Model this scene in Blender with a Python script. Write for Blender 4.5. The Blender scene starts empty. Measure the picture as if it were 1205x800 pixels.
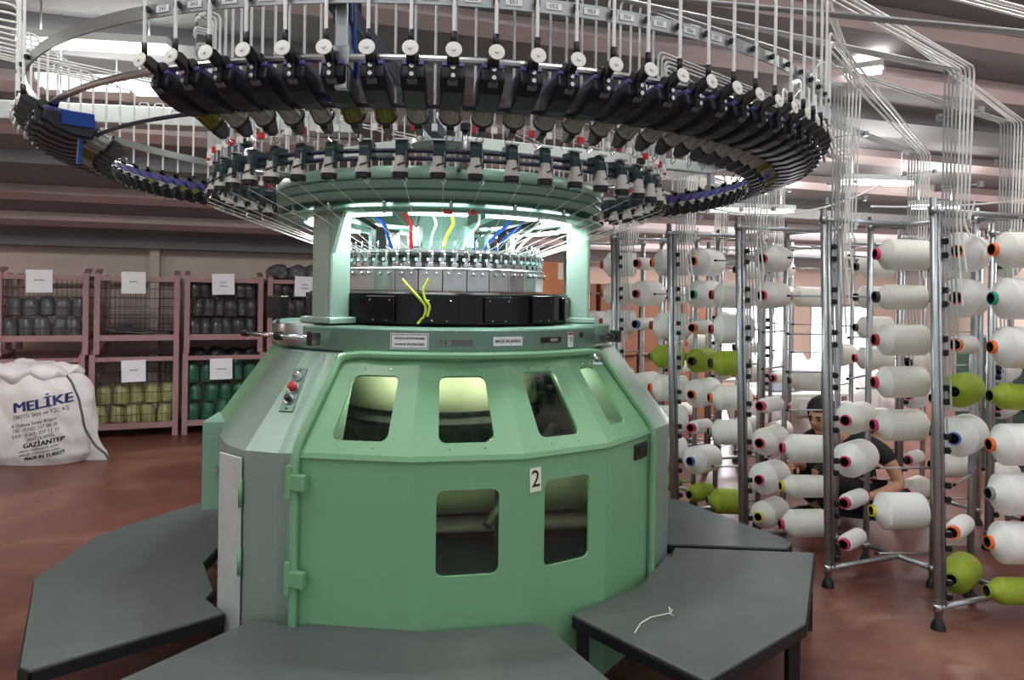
import bpy, bmesh, math, random
from math import sin, cos, pi, radians as R_
from mathutils import Vector as V, Matrix as M, noise as NZ
random.seed(7)
S = bpy.context.scene
COL = S.collection
# ---------------------------------------------------------------- camera
FPX, HX, HY, ROLL, CH = 870.0, 602.5, 345.0, 0.015, 1.55
cd = bpy.data.cameras.new('camera'); cam = bpy.data.objects.new('camera', cd); COL.objects.link(cam)
cd.sensor_fit = 'HORIZONTAL'; cd.sensor_width = 36.0; cd.lens = FPX / 1205 * 36
cd.shift_y = -(400 - HY) / 1205; cd.clip_start = 0.05
cam.matrix_world = M.Translation((0, 0, CH)) @ M.Rotation(pi / 2, 4, 'X') @ M.Rotation(ROLL, 4, 'Z')
S.camera = cam
def uv(x, y): return (x - HX) + ROLL * (y - HY), (y - HY) - ROLL * (x - HX)
def on_plane(x, y, z):          # photo measurement -> point of the horizontal plane at height z
    u, v = uv(x, y); Y = FPX * (CH - z) / v
    return V((u / FPX * Y, Y, z))
# ---------------------------------------------------------------- materials
def lin(c): return tuple(((k / 255) / 12.92 if k / 255 <= .04045 else ((k / 255 + .055) / 1.055) ** 2.4) for k in c)
def mat(name, rgb, rough=.5, metal=0., var=.06, scale=6., bump=0., spec=.5, emit=None, coat=0.):
    m = bpy.data.materials.new(name); m.use_nodes = True
    nt = m.node_tree; b = nt.nodes['Principled BSDF']; L = nt.links
    c = lin(rgb)
    tc = nt.nodes.new('ShaderNodeTexCoord'); n = nt.nodes.new('ShaderNodeTexNoise')
    n.inputs['Scale'].default_value = scale; n.inputs['Detail'].default_value = 4
    L.new(tc.outputs['Object'], n.inputs['Vector'])
    r = nt.nodes.new('ShaderNodeValToRGB')
    r.color_ramp.elements[0].position = .3; r.color_ramp.elements[1].position = .7
    r.color_ramp.elements[0].color = tuple(k * (1 - var) for k in c) + (1,)
    r.color_ramp.elements[1].color = tuple(min(1, k * (1 + var)) for k in c) + (1,)
    L.new(n.outputs['Fac'], r.inputs['Fac']); L.new(r.outputs['Color'], b.inputs['Base Color'])
    b.inputs['Roughness'].default_value = rough; b.inputs['Metallic'].default_value = metal
    b.inputs['Specular IOR Level'].default_value = spec
    if coat: b.inputs['Coat Weight'].default_value = coat; b.inputs['Coat Roughness'].default_value = .15
    if bump:
        bp = nt.nodes.new('ShaderNodeBump'); bp.inputs['Strength'].default_value = bump; bp.inputs['Distance'].default_value = .01
        L.new(n.outputs['Fac'], bp.inputs['Height']); L.new(bp.outputs['Normal'], b.inputs['Normal'])
    if emit: b.inputs['Emission Color'].default_value = lin(emit[0]) + (1,); b.inputs['Emission Strength'].default_value = emit[1]
    return m
def glass(name, tint, fac):
    m = bpy.data.materials.new(name); m.use_nodes = True; nt = m.node_tree; nt.nodes.clear(); L = nt.links
    o = nt.nodes.new('ShaderNodeOutputMaterial'); t = nt.nodes.new('ShaderNodeBsdfTransparent'); g = nt.nodes.new('ShaderNodeBsdfGlossy')
    x = nt.nodes.new('ShaderNodeMixShader'); lw = nt.nodes.new('ShaderNodeLayerWeight'); mt = nt.nodes.new('ShaderNodeMath')
    lw.inputs['Blend'].default_value = .3; mt.operation = 'MULTIPLY_ADD'; mt.inputs[1].default_value = .5; mt.inputs[2].default_value = fac
    t.inputs['Color'].default_value = lin(tint) + (1,); g.inputs['Roughness'].default_value = .04
    L.new(lw.outputs['Fresnel'], mt.inputs[0]); L.new(mt.outputs[0], x.inputs['Fac'])
    L.new(t.outputs[0], x.inputs[1]); L.new(g.outputs[0], x.inputs[2]); L.new(x.outputs[0], o.inputs['Surface'])
    return m
G = {}
G['green'] = mat('mint_paint', (114, 162, 122), .40, 0, .03, 3, coat=.12)
G['greenm'] = mat('grey_green_metallic', (142, 164, 150), .36, .35, .04, 3)
G['greenr'] = mat('ring_green', (104, 134, 118), .34, .35, .05, 3)
G['aqua'] = mat('aqua_paint', (150, 196, 182), .4)
G['chrome'] = mat('chrome', (205, 208, 210), .16, 1., .03)
G['steel'] = mat('brushed_steel', (176, 178, 178), .28, 1., .08, 20)
G['galv'] = mat('galvanised', (178, 184, 186), .36, .85, .10, 14)
G['alu'] = mat('aluminium_band', (178, 182, 180), .35, .8, .06)
G['black'] = mat('black_plastic', (16, 17, 19), .42, 0, .1)
G['blackg'] = mat('black_gloss', (7, 8, 9), .22, 0, .1, spec=.3)
G['navy'] = mat('navy_housing', (20, 22, 34), .46, 0, .08, spec=.35)
G['violet'] = mat('violet_lid', (72, 72, 132), .4)
G['rail'] = mat('dark_blue_rail', (24, 38, 62), .35)
G['blue'] = mat('blue_strap', (18, 62, 140), .45)
G['teal'] = mat('teal_block', (20, 48, 50), .4)
G['white'] = mat('white_plastic', (226, 226, 218), .42, 0, .03)
G['tube'] = mat('white_tube', (234, 236, 232), .35, 0, .04, 30)
G['tubeg'] = mat('grey_tube', (172, 175, 174), .35, .1, .05, 30)
G['cone'] = mat('pale_grey_cone', (170, 168, 160), .4)
G['smoke'] = mat('smoked_wheel', (150, 152, 146), .3, .2, .25, 40)
G['olivew'] = mat('olive_wheel', (104, 104, 40), .4, .1, .2, 40)
G['red'] = mat('red_plastic', (178, 24, 34), .4)
G['yellow'] = mat('yellow_cord', (204, 214, 60), .5)
G['deck'] = mat('deck_sheet', (84, 90, 88), .44, 0, .08, 9, bump=.05)
G['deckedge'] = mat('deck_edge', (20, 22, 23), .5)
G['yarn'] = mat('white_yarn', (238, 238, 235), .62, 0, .03, 60, bump=.04)
G['yarnw'] = mat('cream_yarn', (230, 229, 220), .62, 0, .03, 60, bump=.04)
G['olive'] = mat('lime_yarn', (146, 166, 44), .65, 0, .08, 60, bump=.05)
G['hole'] = mat('core_inside', (14, 13, 14), .7)
for k, c in dict(orange=(232, 110, 44), pink=(206, 52, 104), teal=(24, 158, 134), yellow=(222, 206, 62), blue=(58, 88, 176), dark=(52, 44, 48), red=(178, 50, 56), grey=(130, 138, 134), lime=(122, 142, 40)).items():
    G['core_' + k] = mat('core_' + k, c, .45)
G['mauve'] = mat('mauve_steel', (156, 120, 120), .5, 0, .07, 5)
G['wire'] = mat('mesh_wire', (84, 70, 70), .5, .4)
G['paper'] = mat('white_paper', (232, 232, 236), .7, 0, .02)
G['ink'] = mat('grey_ink', (96, 98, 104), .7)
G['inkb'] = mat('black_ink', (24, 26, 30), .6)
G['navyink'] = mat('navy_print', (34, 44, 104), .6)
G['cdark'] = mat('dark_grey_yarn', (92, 92, 96), .42, 0, .3, 20, coat=.35)
G['cblack'] = mat('charcoal_yarn', (62, 61, 64), .42, 0, .3, 20, coat=.3)
G['colive'] = mat('olive_yarn', (158, 158, 104), .45, 0, .14, 14, coat=.3)
G['cgreen'] = mat('bottle_green_yarn', (34, 104, 78), .45, 0, .2, 14, coat=.3)
G['sack'] = mat('woven_sack', (216, 211, 210), .6, 0, .05, 9, bump=.35)
G['seam'] = mat('sack_seam', (78, 84, 86), .6)
G['carton'] = mat('brown_carton', (142, 94, 72), .7, 0, .12, 6)
G['orangeb'] = mat('orange_crate', (220, 140, 96), .6, 0, .1, 8)
G['dgreen'] = mat('dark_green_panel', (58, 84, 74), .5)
G['lav'] = mat('lavender_box', (170, 172, 200), .5)
G['skin'] = mat('skin', (196, 146, 118), .55, 0, .05)
G['hair'] = mat('black_hair', (18, 16, 16), .6, 0, .2, 60, bump=.3)
G['lips'] = mat('lips', (150, 92, 82), .5)
G['shirt'] = mat('black_shirt', (22, 22, 26), .8, 0, .15, 20)
G['cloth'] = mat('knit_fabric', (214, 216, 184), .75, 0, .05, 40)
G['clothp'] = mat('pale_roll', (214, 196, 194), .7, 0, .08, 20)
G['inside'] = mat('machine_inside', (56, 60, 56), .5, .2, .1)
G['led'] = mat('led_strip', (255, 255, 255), .4, emit=((226, 250, 250), 9.))
G['lamp'] = mat('lamp_tube', (255, 255, 255), .4, emit=((255, 250, 244), 7.))
G['day'] = mat('daylight_pane', (240, 244, 250), .4, emit=((250, 250, 255), 3.2))
G['lampbody'] = mat('lamp_body', (196, 206, 200), .5)
G['pane'] = glass('smoked_window', (196, 206, 200), .05)
def no_light(m):
    m.cycles.emission_sampling = 'NONE'
# ---------------------------------------------------------------- mesh helpers (all work into a bmesh)
def box(bm, c, size, rot=None):
    r = bmesh.ops.create_cube(bm, size=1)
    T = M.Translation(c) @ (rot.to_4x4() if rot else M.Identity(4)) @ M.Diagonal((*size, 1))
    bmesh.ops.transform(bm, matrix=T, verts=r['verts']); return r['verts']
def frame_of(d):
    d = V(d).normalized(); up = V((0, 0, 1)) if abs(d.z) < .95 else V((0, 1, 0))
    x = up.cross(d).normalized(); y = d.cross(x)
    return M((x, y, d)).transposed()
def fillet(pts, r, n=5):
    pts = [V(p) for p in pts]; out = [pts[0]]
    for a, b, c in zip(pts, pts[1:], pts[2:]):
        d1, d2 = (a - b), (c - b); q = min(r, d1.length * .45, d2.length * .45)
        p, s = b + d1.normalized() * q, b + d2.normalized() * q
        for k in range(n + 1):
            t = k / n; out.append(p * (1 - t) ** 2 + b * 2 * t * (1 - t) + s * t * t)
    out.append(pts[-1]); return out
def tube(bm, pts, r, seg=8, closed=False, mi=0, cap=True):
    pts = [V(p) for p in pts]; n = len(pts); rings = []; prev = None
    for i, p in enumerate(pts):
        if closed: d = pts[(i + 1) % n] - pts[i - 1]
        else: d = pts[min(i + 1, n - 1)] - pts[max(i - 1, 0)]
        d.normalize()
        if prev is None: x = frame_of(d).col[0].to_3d() if False else V(frame_of(d).col[0])
        else: x = (prev - d * prev.dot(d)).normalized()
        prev = x; y = d.cross(x)
        rr = r[i] if isinstance(r, (list, tuple)) else r
        rings.append([bm.verts.new(p + (x * cos(2 * pi * k / seg) + y * sin(2 * pi * k / seg)) * rr) for k in range(seg)])
    for i in range(n if closed else n - 1):
        a, b = rings[i], rings[(i + 1) % n]
        off = 0
        if closed and i == n - 1:
            off = min(range(seg), key=lambda o: (a[0].co - b[o].co).length)
        for k in range(seg):
            f = bm.faces.new((a[k], a[(k + 1) % seg], b[(k + 1 + off) % seg], b[(k + off) % seg])); f.smooth = True; f.material_index = mi
    if cap and not closed:
        for q in (list(reversed(rings[0])), rings[-1]):
            f = bm.faces.new(q); f.material_index = mi
def lathe(bm, prof, seg=32, T=None, a0=0., a1=2 * pi, mi=0, smooth=True, closed_prof=False):
    full = abs(a1 - a0 - 2 * pi) < 1e-6; T = T or M.Identity(4); cols = []
    for k in range(seg if full else seg + 1):
        a = a0 + (a1 - a0) * k / seg
        cols.append([bm.verts.new(T @ V((r * sin(a), -r * cos(a), z))) for r, z in prof])
    nc = len(cols); m = len(prof)
    for k in range(nc if full else nc - 1):
        A, B = cols[k], cols[(k + 1) % nc]
        for j in range(m if closed_prof else m - 1):
            j2 = (j + 1) % m
            try:
                f = bm.faces.new((A[j], B[j], B[j2], A[j2])); f.smooth = smooth; f.material_index = mi
            except ValueError: pass
    if closed_prof and not full:
        for c, fl in ((cols[0], 1), (cols[-1], 0)):
            f = bm.faces.new(c if fl else list(reversed(c))); f.material_index = mi
    bmesh.ops.remove_doubles(bm, verts=[v for c in cols for v in c], dist=1e-6)
def prism(bm, poly, z0, z1, mi=0):
    a = [bm.verts.new((p[0], p[1], z0)) for p in poly]; b = [bm.verts.new((p[0], p[1], z1)) for p in poly]; n = len(poly)
    fs = [bm.faces.new(list(reversed(a))), bm.faces.new(b)] + [bm.faces.new((a[k], a[(k + 1) % n], b[(k + 1) % n], b[k])) for k in range(n)]
    for f in fs: f.material_index = mi
def rod(bm, a, b, r, seg=8, mi=0): tube(bm, [a, b], r, seg, mi=mi)
def NB(): return bmesh.new()
def link(name, data, parent=None):
    o = bpy.data.objects.new(name, data); COL.objects.link(o)
    if parent: o.parent = parent
    return o
def obj(name, bm, m, parent=None, bevel=0, smooth=False, local=False, recalc=True, solid=0, sub=0, sharp=.62):
    """one mesh object; world coordinates in bm unless local=True (then relative to the parent)"""
    if recalc: bmesh.ops.recalc_face_normals(bm, faces=bm.faces[:])
    if smooth:
        for f in bm.faces: f.smooth = True
    for e in bm.edges:
        if len(e.link_faces) == 2 and e.calc_face_angle(0) > sharp: e.smooth = False
    me = bpy.data.meshes.new(name); bm.to_mesh(me); bm.free()
    for k in (m if isinstance(m, (list, tuple)) else [m]): me.materials.append(k)
    o = link(name, me, parent)
    if parent and not local:
        o.matrix_parent_inverse = world_of(parent).inverted()
    if solid: q = o.modifiers.new('solid', 'SOLIDIFY'); q.thickness = solid; q.offset = -1
    if bevel: q = o.modifiers.new('bevel', 'BEVEL'); q.width = bevel; q.segments = 2; q.limit_method = 'ANGLE'; q.angle_limit = R_(40)
    if sub: q = o.modifiers.new('sub', 'SUBSURF'); q.levels = q.render_levels = sub
    return o
def world_of(o):
    b = M.LocRotScale(o.location, o.rotation_euler, o.scale)
    return (world_of(o.parent) @ o.matrix_parent_inverse @ b) if o.parent else b
def tag(o, label, cat, group=None, kind=None):
    o['label'] = label; o['category'] = cat
    if group: o['group'] = group
    if kind: o['kind'] = kind
    return o
def thing(name, label, cat, loc=(0, 0, 0), rz=0, group=None):
    o = link(name, None); o.location = loc; o.rotation_euler = (0, 0, rz); o.empty_display_size = .1
    return tag(o, label, cat, group)
def struct(name, bm, m, label=None, cat=None, **k):
    o = obj(name, bm, m, **k); o['kind'] = 'structure'
    tag(o, label or name.replace('_', ' '), cat or name.split('_')[0]); return o
def copy_part(src, parent, loc=None, rz=None, deep=True):
    c = src.copy(); COL.objects.link(c); c.parent = parent; c.matrix_parent_inverse = src.matrix_parent_inverse.copy()
    if loc is not None: c.location = loc
    if rz is not None: c.rotation_euler = (0, 0, rz)
    if deep:
        for ch in list(src.children): copy_part(ch, c)
    return c
def copy_thing(src, label, loc=None, rot=None, group=None):
    c = src.copy(); COL.objects.link(c)
    if loc is not None: c.location = loc
    if rot is not None: c.rotation_euler = rot
    c['label'] = label
    if group: c['group'] = group
    for ch in list(src.children): copy_part(ch, c)
    return c
def text_bm(s, size, bold=False, sx=1.0, depth=.0006, align='CENTER'):
    cu = bpy.data.curves.new('lettering', 'FONT'); cu.body = s; cu.size = size; cu.align_x = align; cu.align_y = 'CENTER'
    cu.extrude = depth; cu.resolution_u = 3
    if bold: cu.offset = size * .012
    o = bpy.data.objects.new('lettering', cu); COL.objects.link(o)
    dg = bpy.context.evaluated_depsgraph_get(); dg.update()
    me = bpy.data.meshes.new_from_object(o.evaluated_get(dg))
    bm = NB(); bm.from_mesh(me); bpy.data.meshes.remove(me); bpy.data.objects.remove(o); bpy.data.curves.remove(cu)
    bmesh.ops.scale(bm, vec=(sx, 1, 1), verts=bm.verts); return bm
def bm_T(bm, T): bmesh.ops.transform(bm, matrix=T, verts=bm.verts); return bm
# ================================================================ the setting (the hall runs 18 degrees off the view)
YAW = R_(18); AX = V((cos(YAW), sin(YAW), 0)); NX = V((-sin(YAW), cos(YAW), 0)); WN = 9.6
ROT = M.Rotation(YAW, 3, 'Z')
def rp(s, n, z): return AX * s + NX * n + V((0, 0, z))
SL, CZ0 = .33, 2.06
def cz(n): return CZ0 + SL * (WN - n)
# floor material: worn red-brown epoxy
fm = bpy.data.materials.new('red_floor'); fm.use_nodes = True; nt = fm.node_tree; b = nt.nodes['Principled BSDF']; L = nt.links
tc = nt.nodes.new('ShaderNodeTexCoord'); n1 = nt.nodes.new('ShaderNodeTexNoise'); n1.inputs['Scale'].default_value = .9; n1.inputs['Detail'].default_value = 8; n1.inputs['Roughness'].default_value = .62; n1.inputs['Distortion'].default_value = .6
L.new(tc.outputs['Object'], n1.inputs['Vector'])
r1 = nt.nodes.new('ShaderNodeValToRGB'); e = r1.color_ramp.elements
e[0].position = .30; e[0].color = lin((80, 44, 38)) + (1,); e[1].position = .72; e[1].color = lin((156, 110, 96)) + (1,)
q = r1.color_ramp.elements.new(.5); q.color = lin((110, 66, 55)) + (1,)
L.new(n1.outputs['Fac'], r1.inputs['Fac'])
n2 = nt.nodes.new('ShaderNodeTexNoise'); n2.inputs['Scale'].default_value = 5.; n2.inputs['Detail'].default_value = 6
L.new(tc.outputs['Object'], n2.inputs['Vector'])
r2 = nt.nodes.new('ShaderNodeValToRGB'); r2.color_ramp.elements[0].position = .62; r2.color_ramp.elements[1].position = .74
r2.color_ramp.elements[0].color = (0, 0, 0, 1); r2.color_ramp.elements[1].color = (1, 1, 1, 1)
L.new(n2.outputs['Fac'], r2.inputs['Fac'])
mx = nt.nodes.new('ShaderNodeMixRGB'); mx.inputs['Color2'].default_value = lin((70, 34, 30)) + (1,)
ml = nt.nodes.new('ShaderNodeMath'); ml.operation = 'MULTIPLY'; ml.inputs[1].default_value = .55
L.new(r2.outputs['Color'], ml.inputs[0]); L.new(ml.outputs[0], mx.inputs['Fac']); L.new(r1.outputs['Color'], mx.inputs['Color1'])
L.new(mx.outputs['Color'], b.inputs['Base Color'])
r3 = nt.nodes.new('ShaderNodeMapRange'); r3.inputs['To Min'].default_value = .26; r3.inputs['To Max'].default_value = .5
L.new(n1.outputs['Fac'], r3.inputs['Value']); L.new(r3.outputs['Result'], b.inputs['Roughness'])
bm = NB(); box(bm, rp(1.5, 3.0, -.05), (19, 14.5, .1), ROT); struct('floor', bm, fm, 'worn red-brown painted concrete floor', 'floor')
wallm = mat('beige_wall', (206, 190, 178), .8, 0, .05, 1.2)
ceilm = mat('dark_roof_sheet', (136, 134, 134), .75, 0, .08, 2)
purm = mat('pinkish_purlin', (190, 174, 170), .7, 0, .08, 3)
beamm = mat('grey_beam', (112, 112, 112), .7, 0, .06, 2)
# back wall with a bay of daylight windows on the right
def wall_piece(bm, s0, s1, z0, z1): box(bm, rp((s0 + s1) / 2, WN + .06, (z0 + z1) / 2), (s1 - s0, .12, z1 - z0), ROT)
bm = NB(); WIN = [(6.15, 7.75, .25, 1.45), (8.05, 9.3, .55, 1.45), (4.35, 5.0, .8, 1.5)]
wall_piece(bm, -7.5, 4.35, 0, 2.3); wall_piece(bm, 4.35, 5.0, 0, .8); wall_piece(bm, 4.35, 5.0, 1.5, 2.3); wall_piece(bm, 5.0, 6.15, 0, 2.3)
wall_piece(bm, 6.15, 7.75, 0, .25); wall_piece(bm, 6.15, 7.75, 1.45, 2.3); wall_piece(bm, 7.75, 8.05, 0, 2.3)
wall_piece(bm, 8.05, 9.3, 0, .55); wall_piece(bm, 8.05, 9.3, 1.45, 2.3); wall_piece(bm, 9.3, 11, 0, 2.3)
struct('wall_back', bm, wallm, 'beige rendered back wall behind the wire cages', 'wall')
frm = mat('window_frame', (150, 150, 152), .5)
for k, (s0, s1, z0, z1) in enumerate(WIN):
    w = link('window_%d' % (k + 1), None); w.location = rp((s0 + s1) / 2, WN, z0); w['kind'] = 'structure'
    tag(w, 'bright daylight window in the back wall', 'window')
    bm = NB()
    for a, c in ((z0 + .02, 0), (z1 - .02, 0)): box(bm, rp((s0 + s1) / 2, WN + .04, a), (s1 - s0, .06, .04), ROT)
    nb = 3 if s1 - s0 > .8 else 2
    for j in range(nb): box(bm, rp(s0 + .02 + (s1 - s0 - .04) * j / (nb - 1), WN + .04, (z0 + z1) / 2), (.04, .06, z1 - z0), ROT)
    obj('window_frame', bm, frm, w)
    bm = NB(); box(bm, rp((s0 + s1) / 2, WN + .075, (z0 + z1) / 2), (s1 - s0, .01, z1 - z0), ROT); obj('window_pane', bm, G['day'], w)
bm = NB(); box(bm, rp(11.05, 3, 2.2), (.1, 14, 4.6), ROT); struct('wall_right', bm, wallm, 'plain side wall far beyond the creels', 'wall')
bm = NB(); box(bm, rp(-7.55, 3, 2.2), (.1, 14, 4.6), ROT); struct('wall_left', bm, wallm, 'plain side wall on the cage side', 'wall')
# roof: slopes up from the low back wall, purlins under it
bm = NB()
pts = [rp(-8, WN + .2, cz(WN + .2)), rp(11.5, WN + .2, cz(WN + .2)), rp(11.5, -1, cz(-1)), rp(-8, -1, cz(-1))]
vs = [bm.verts.new(p) for p in pts] + [bm.verts.new(p + V((0, 0, .08))) for p in pts]
for q in ((0, 1, 2, 3), (7, 6, 5, 4), (0, 4, 5, 1), (1, 5, 6, 2), (2, 6, 7, 3), (3, 7, 4, 0)): bm.faces.new([vs[k] for k in q])
struct('ceiling', bm, ceilm, 'dark sheet roof sloping up from the back wall', 'ceiling')
SR = ROT @ M.Rotation(-math.atan(SL), 3, 'X')
kk = 0
n = WN - .75
while n > 1.2:
    kk += 1
    bm = NB(); box(bm, rp(1.7, n, cz(n) - .055), (19, .17 if kk % 3 else .26, .09 if kk % 3 else .16), SR)
    struct('trim_%d' % kk, bm, purm if kk % 3 else beamm, 'long roof purlin number %d up from the back wall' % kk, 'purlin'); n -= .62
bm = NB(); box(bm, rp(1.7, WN - .14, 2.11), (19, .26, .22), ROT); struct('trim_%d' % (kk + 1), bm, beamm, 'grey beam along the top of the back wall', 'beam')
bm = NB(); box(bm, rp(-1.30, WN - .08, 1.03), (.1, .14, 2.0), ROT); struct('trim_%d' % (kk + 2), bm, wallm, 'slim pilaster on the back wall behind the cages', 'pilaster')
# fluorescent lamps hung under the roof
LAMPS = []
def lamp(x, y, Y, length, ang, label, w=.12, body=True):
    u, v = uv(x, y); c = V((u / FPX * Y, Y, CH - v / FPX * Y))
    LAMPS.append((c, length, ang, label, w))
lamp(100, 100, 5.2, .60, .10, 'short glowing lamp low at left above the bunched feeders')
lamp(186, 107, 5.2, .36, .10, 'shortest glowing lamp behind the thick pipe at left')
lamp(112, 53, 4.85, .95, .13, 'long glowing strip lamp under the roof at top left')
lamp(1032, 214, 7.3, .74, .10, 'glowing lamp between the tube bundles right of the machine')
lamp(885, 247, 8.2, .95, .10, 'far glowing lamp seen under the feeder ring')
lamp(968, 90, 6.4, .95, -.55, 'slanting glowing lamp behind the ring of feeders at right')
lamp(1100, 243, 8.3, .55, .10, 'small far lamp behind the nearest tube bundle')
for j, (s, n_) in enumerate([(-3.2, 2.2), (-.6, 2.2), (2., 2.2), (4.6, 2.2), (-3.2, -.4), (-.6, -.4), (2., -.4), (4.6, -.4), (7.2, 2.2), (-5.0, 7.4), (-5.0, 5.4), (-6.3, 6.4)]):  # back-left entries at the end are added, unseen, to brighten wall and cages
    LAMPS.append((rp(s, n_, cz(n_) - .25), 1.3, YAW, 'out-of-view ceiling strip lamp, of the aisle row or added at back left', .14))
for c, ln, ang, lb, w in LAMPS:
    t = thing('ceiling_light', lb, 'lamp', c, ang, 'strip lamps under the roof')
    bm = NB(); box(bm, (0, 0, .035), (ln, w * 1.3, .05)); obj('lamp_body', bm, G['lampbody'], t, bevel=.008, local=True)
    bm = NB(); tube(bm, [(-ln / 2 + .02, -w * .28, -.005), (ln / 2 - .02, -w * .28, -.005)], w * .22, 8); tube(bm, [(-ln / 2 + .02, w * .28, -.005), (ln / 2 - .02, w * .28, -.005)], w * .22, 8)
    obj('lamp_tube', bm, G['lamp'], t, local=True)
    bm = NB()
    for sx in (-.35, .35): rod(bm, (sx * ln, 0, .05), (sx * ln, 0, cz(V((c.x, c.y, 0)).dot(NX)) - c.z), .006, 6)
    obj('lamp_hanger', bm, G['galv'], t, local=True)
# the pale duct on the left behind the feeders
u, v = uv(60, 132)
t = thing('cable_tray', 'pale green metal cable tray hanging behind the bunched feeders', 'cable tray', V((-2.6, 5.0, 2.70)), .13)
bm = NB(); box(bm, (0, 0, 0), (3.0, .18, .12)); obj('tray_body', bm, G['lampbody'], t, bevel=.006, local=True)
bm = NB()
for k in range(4): rod(bm, (-1.3 + k * .86, 0, .05), (-1.3 + k * .86, 0, .75), .008, 6)
obj('tray_hanger', bm, G['galv'], t, local=True)
# ================================================================ the circular knitting machine
XC, YC = -.35, 3.66
MC = V((XC, YC, 0))
km = thing('knitting_machine', 'green circular knitting machine with a wide overhead ring of black yarn feeders', 'knitting machine', MC)
def pol(r, deg, z=0.): a = R_(deg); return V((XC + r * sin(a), YC - r * cos(a), z))
def lpol(r, deg, z=0.): a = R_(deg); return V((r * sin(a), -r * cos(a), z))
LEG = (-38, 82, 202)
TM = M.Translation(MC)
# ---- legs
LPLAN = [(-16, 1.02), (-14, 1.055), (-3.6, 1.108), (4, 1.122), (13.2, 1.075), (15.2, 1.04), (15.2, .80), (-16, .80)]
LTOP = [(-13.5, .80), (-12, .815), (-4, .84), (4.5, .85), (12.2, .83), (14, .81), (14, .68), (-13.5, .68)]
legs = []
for li, a in enumerate(LEG):
    bm = NB(); rows = []
    for plan, z in ((LPLAN, .0), (LPLAN, .955), (LTOP, 1.305)):
        rows.append([bm.verts.new(pol(r, a + d, z)) for d, r in plan])
    nn = len(LPLAN)
    for p, q in zip(rows, rows[1:]):
        for k in range(nn): bm.faces.new((p[k], p[(k + 1) % nn], q[(k + 1) % nn], q[k]))
    bm.faces.new(rows[0][::-1]); bm.faces.new(rows[-1])
    bmesh.ops.recalc_face_normals(bm, faces=bm.faces[:]); bmesh.ops.bevel(bm, geom=[e for e in bm.edges if {v.index for v in e.verts} & set() or any(abs((v.co - p).length) < 1e-6 for v in e.verts for p in (rows[0][4].co, rows[1][4].co, rows[2][4].co)) and all(min((v.co - q[4].co).length for q in rows) < 1e-6 for v in e.verts)], offset=.045, segments=5, affect='EDGES')
    legs.append(obj('cabinet_leg', bm, G['greenm'], km, bevel=.014, smooth=True, sharp=.3))
def face_frame(a, b, t0, t1, s, t, out=.004):
    """frame on a sloped leg face between plan corners a,b: origin, and rotation with x along, y up the slope, z outwards"""
    P = [pol(LPLAN[k][1], LEG[0] + LPLAN[k][0], .955) for k in (a, b)]; Q = [pol(LTOP[k][1], LEG[0] + LTOP[k][0], 1.305) for k in (a, b)]
    lo = P[0].lerp(P[1], s); hi = Q[0].lerp(Q[1], s); o = lo.lerp(hi, t)
    x = (P[1] - P[0]).normalized(); y = (hi - lo).normalized(); z = x.cross(y).normalized(); y = z.cross(x)
    return M.Translation(o + z * out) @ M((x, y, z)).transposed().to_4x4()
T = face_frame(3, 4, 0, 1, .36, .60)
# the seam in the photograph puts the panel on the wide face of the left leg
bm = NB(); box(bm, (0, 0, 0), (.058, .19, .005)); bm_T(bm, T); obj('control_plate', bm, G['greenr'], legs[0], bevel=.003)
for dy, m_, r_ in ((.055, 'chrome', .014), (.005, 'red', .0165), (-.045, 'black', .013)):
    bm = NB(); lathe(bm, [(0, .002), (r_ * 1.25, .002), (r_ * 1.25, .008), (r_, .010), (r_, .026), (r_ * .7, .031), (0, .031)], 20); bm_T(bm, T @ M.Translation((0, dy, 0)))
    obj('push_button', bm, G[m_], legs[0])
    if m_ != 'red':
        pass
    bm = NB(); lathe(bm, [(r_ * 1.05, .0025), (r_ * 1.55, .0025), (r_ * 1.55, .012), (r_ * 1.05, .012)], 20, closed_prof=True); bm_T(bm, T @ M.Translation((0, dy, 0))); obj('button_collar', bm, G['chrome'], legs[0])
for dy in (.083, -.083):
    bm = NB(); lathe(bm, [(0, .006), (.004, .006), (.004, .003)], 10); bm_T(bm, T @ M.Translation((0, dy, 0))); obj('plate_screw', bm, G['black'], legs[0])
# narrow access door of the left leg
P2, P3 = pol(1.128, LEG[0] - 3.8), pol(1.128, LEG[0] + 3.9)
d = (P3 - P2).normalized(); nrm = V((d.y, -d.x, 0))
bm = NB(); c = (P2 + P3) / 2 + nrm * .004 + V((0, 0, .49)); rot = M((d, -nrm, V((0, 0, 1)))).transposed(); box(bm, c, ((P3 - P2).length * .96, .008, .88), rot)
obj('access_door', bm, mat('silver_green', (196, 206, 204), .36, .3), legs[0], bevel=.003)
for z in (.55, .80):
    bm = NB(); rod(bm, P3 + nrm * .010 + V((0, 0, z - .05)), P3 + nrm * .010 + V((0, 0, z + .05)), .008, 8); obj('hinge', bm, G['green'], legs[0])
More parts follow.
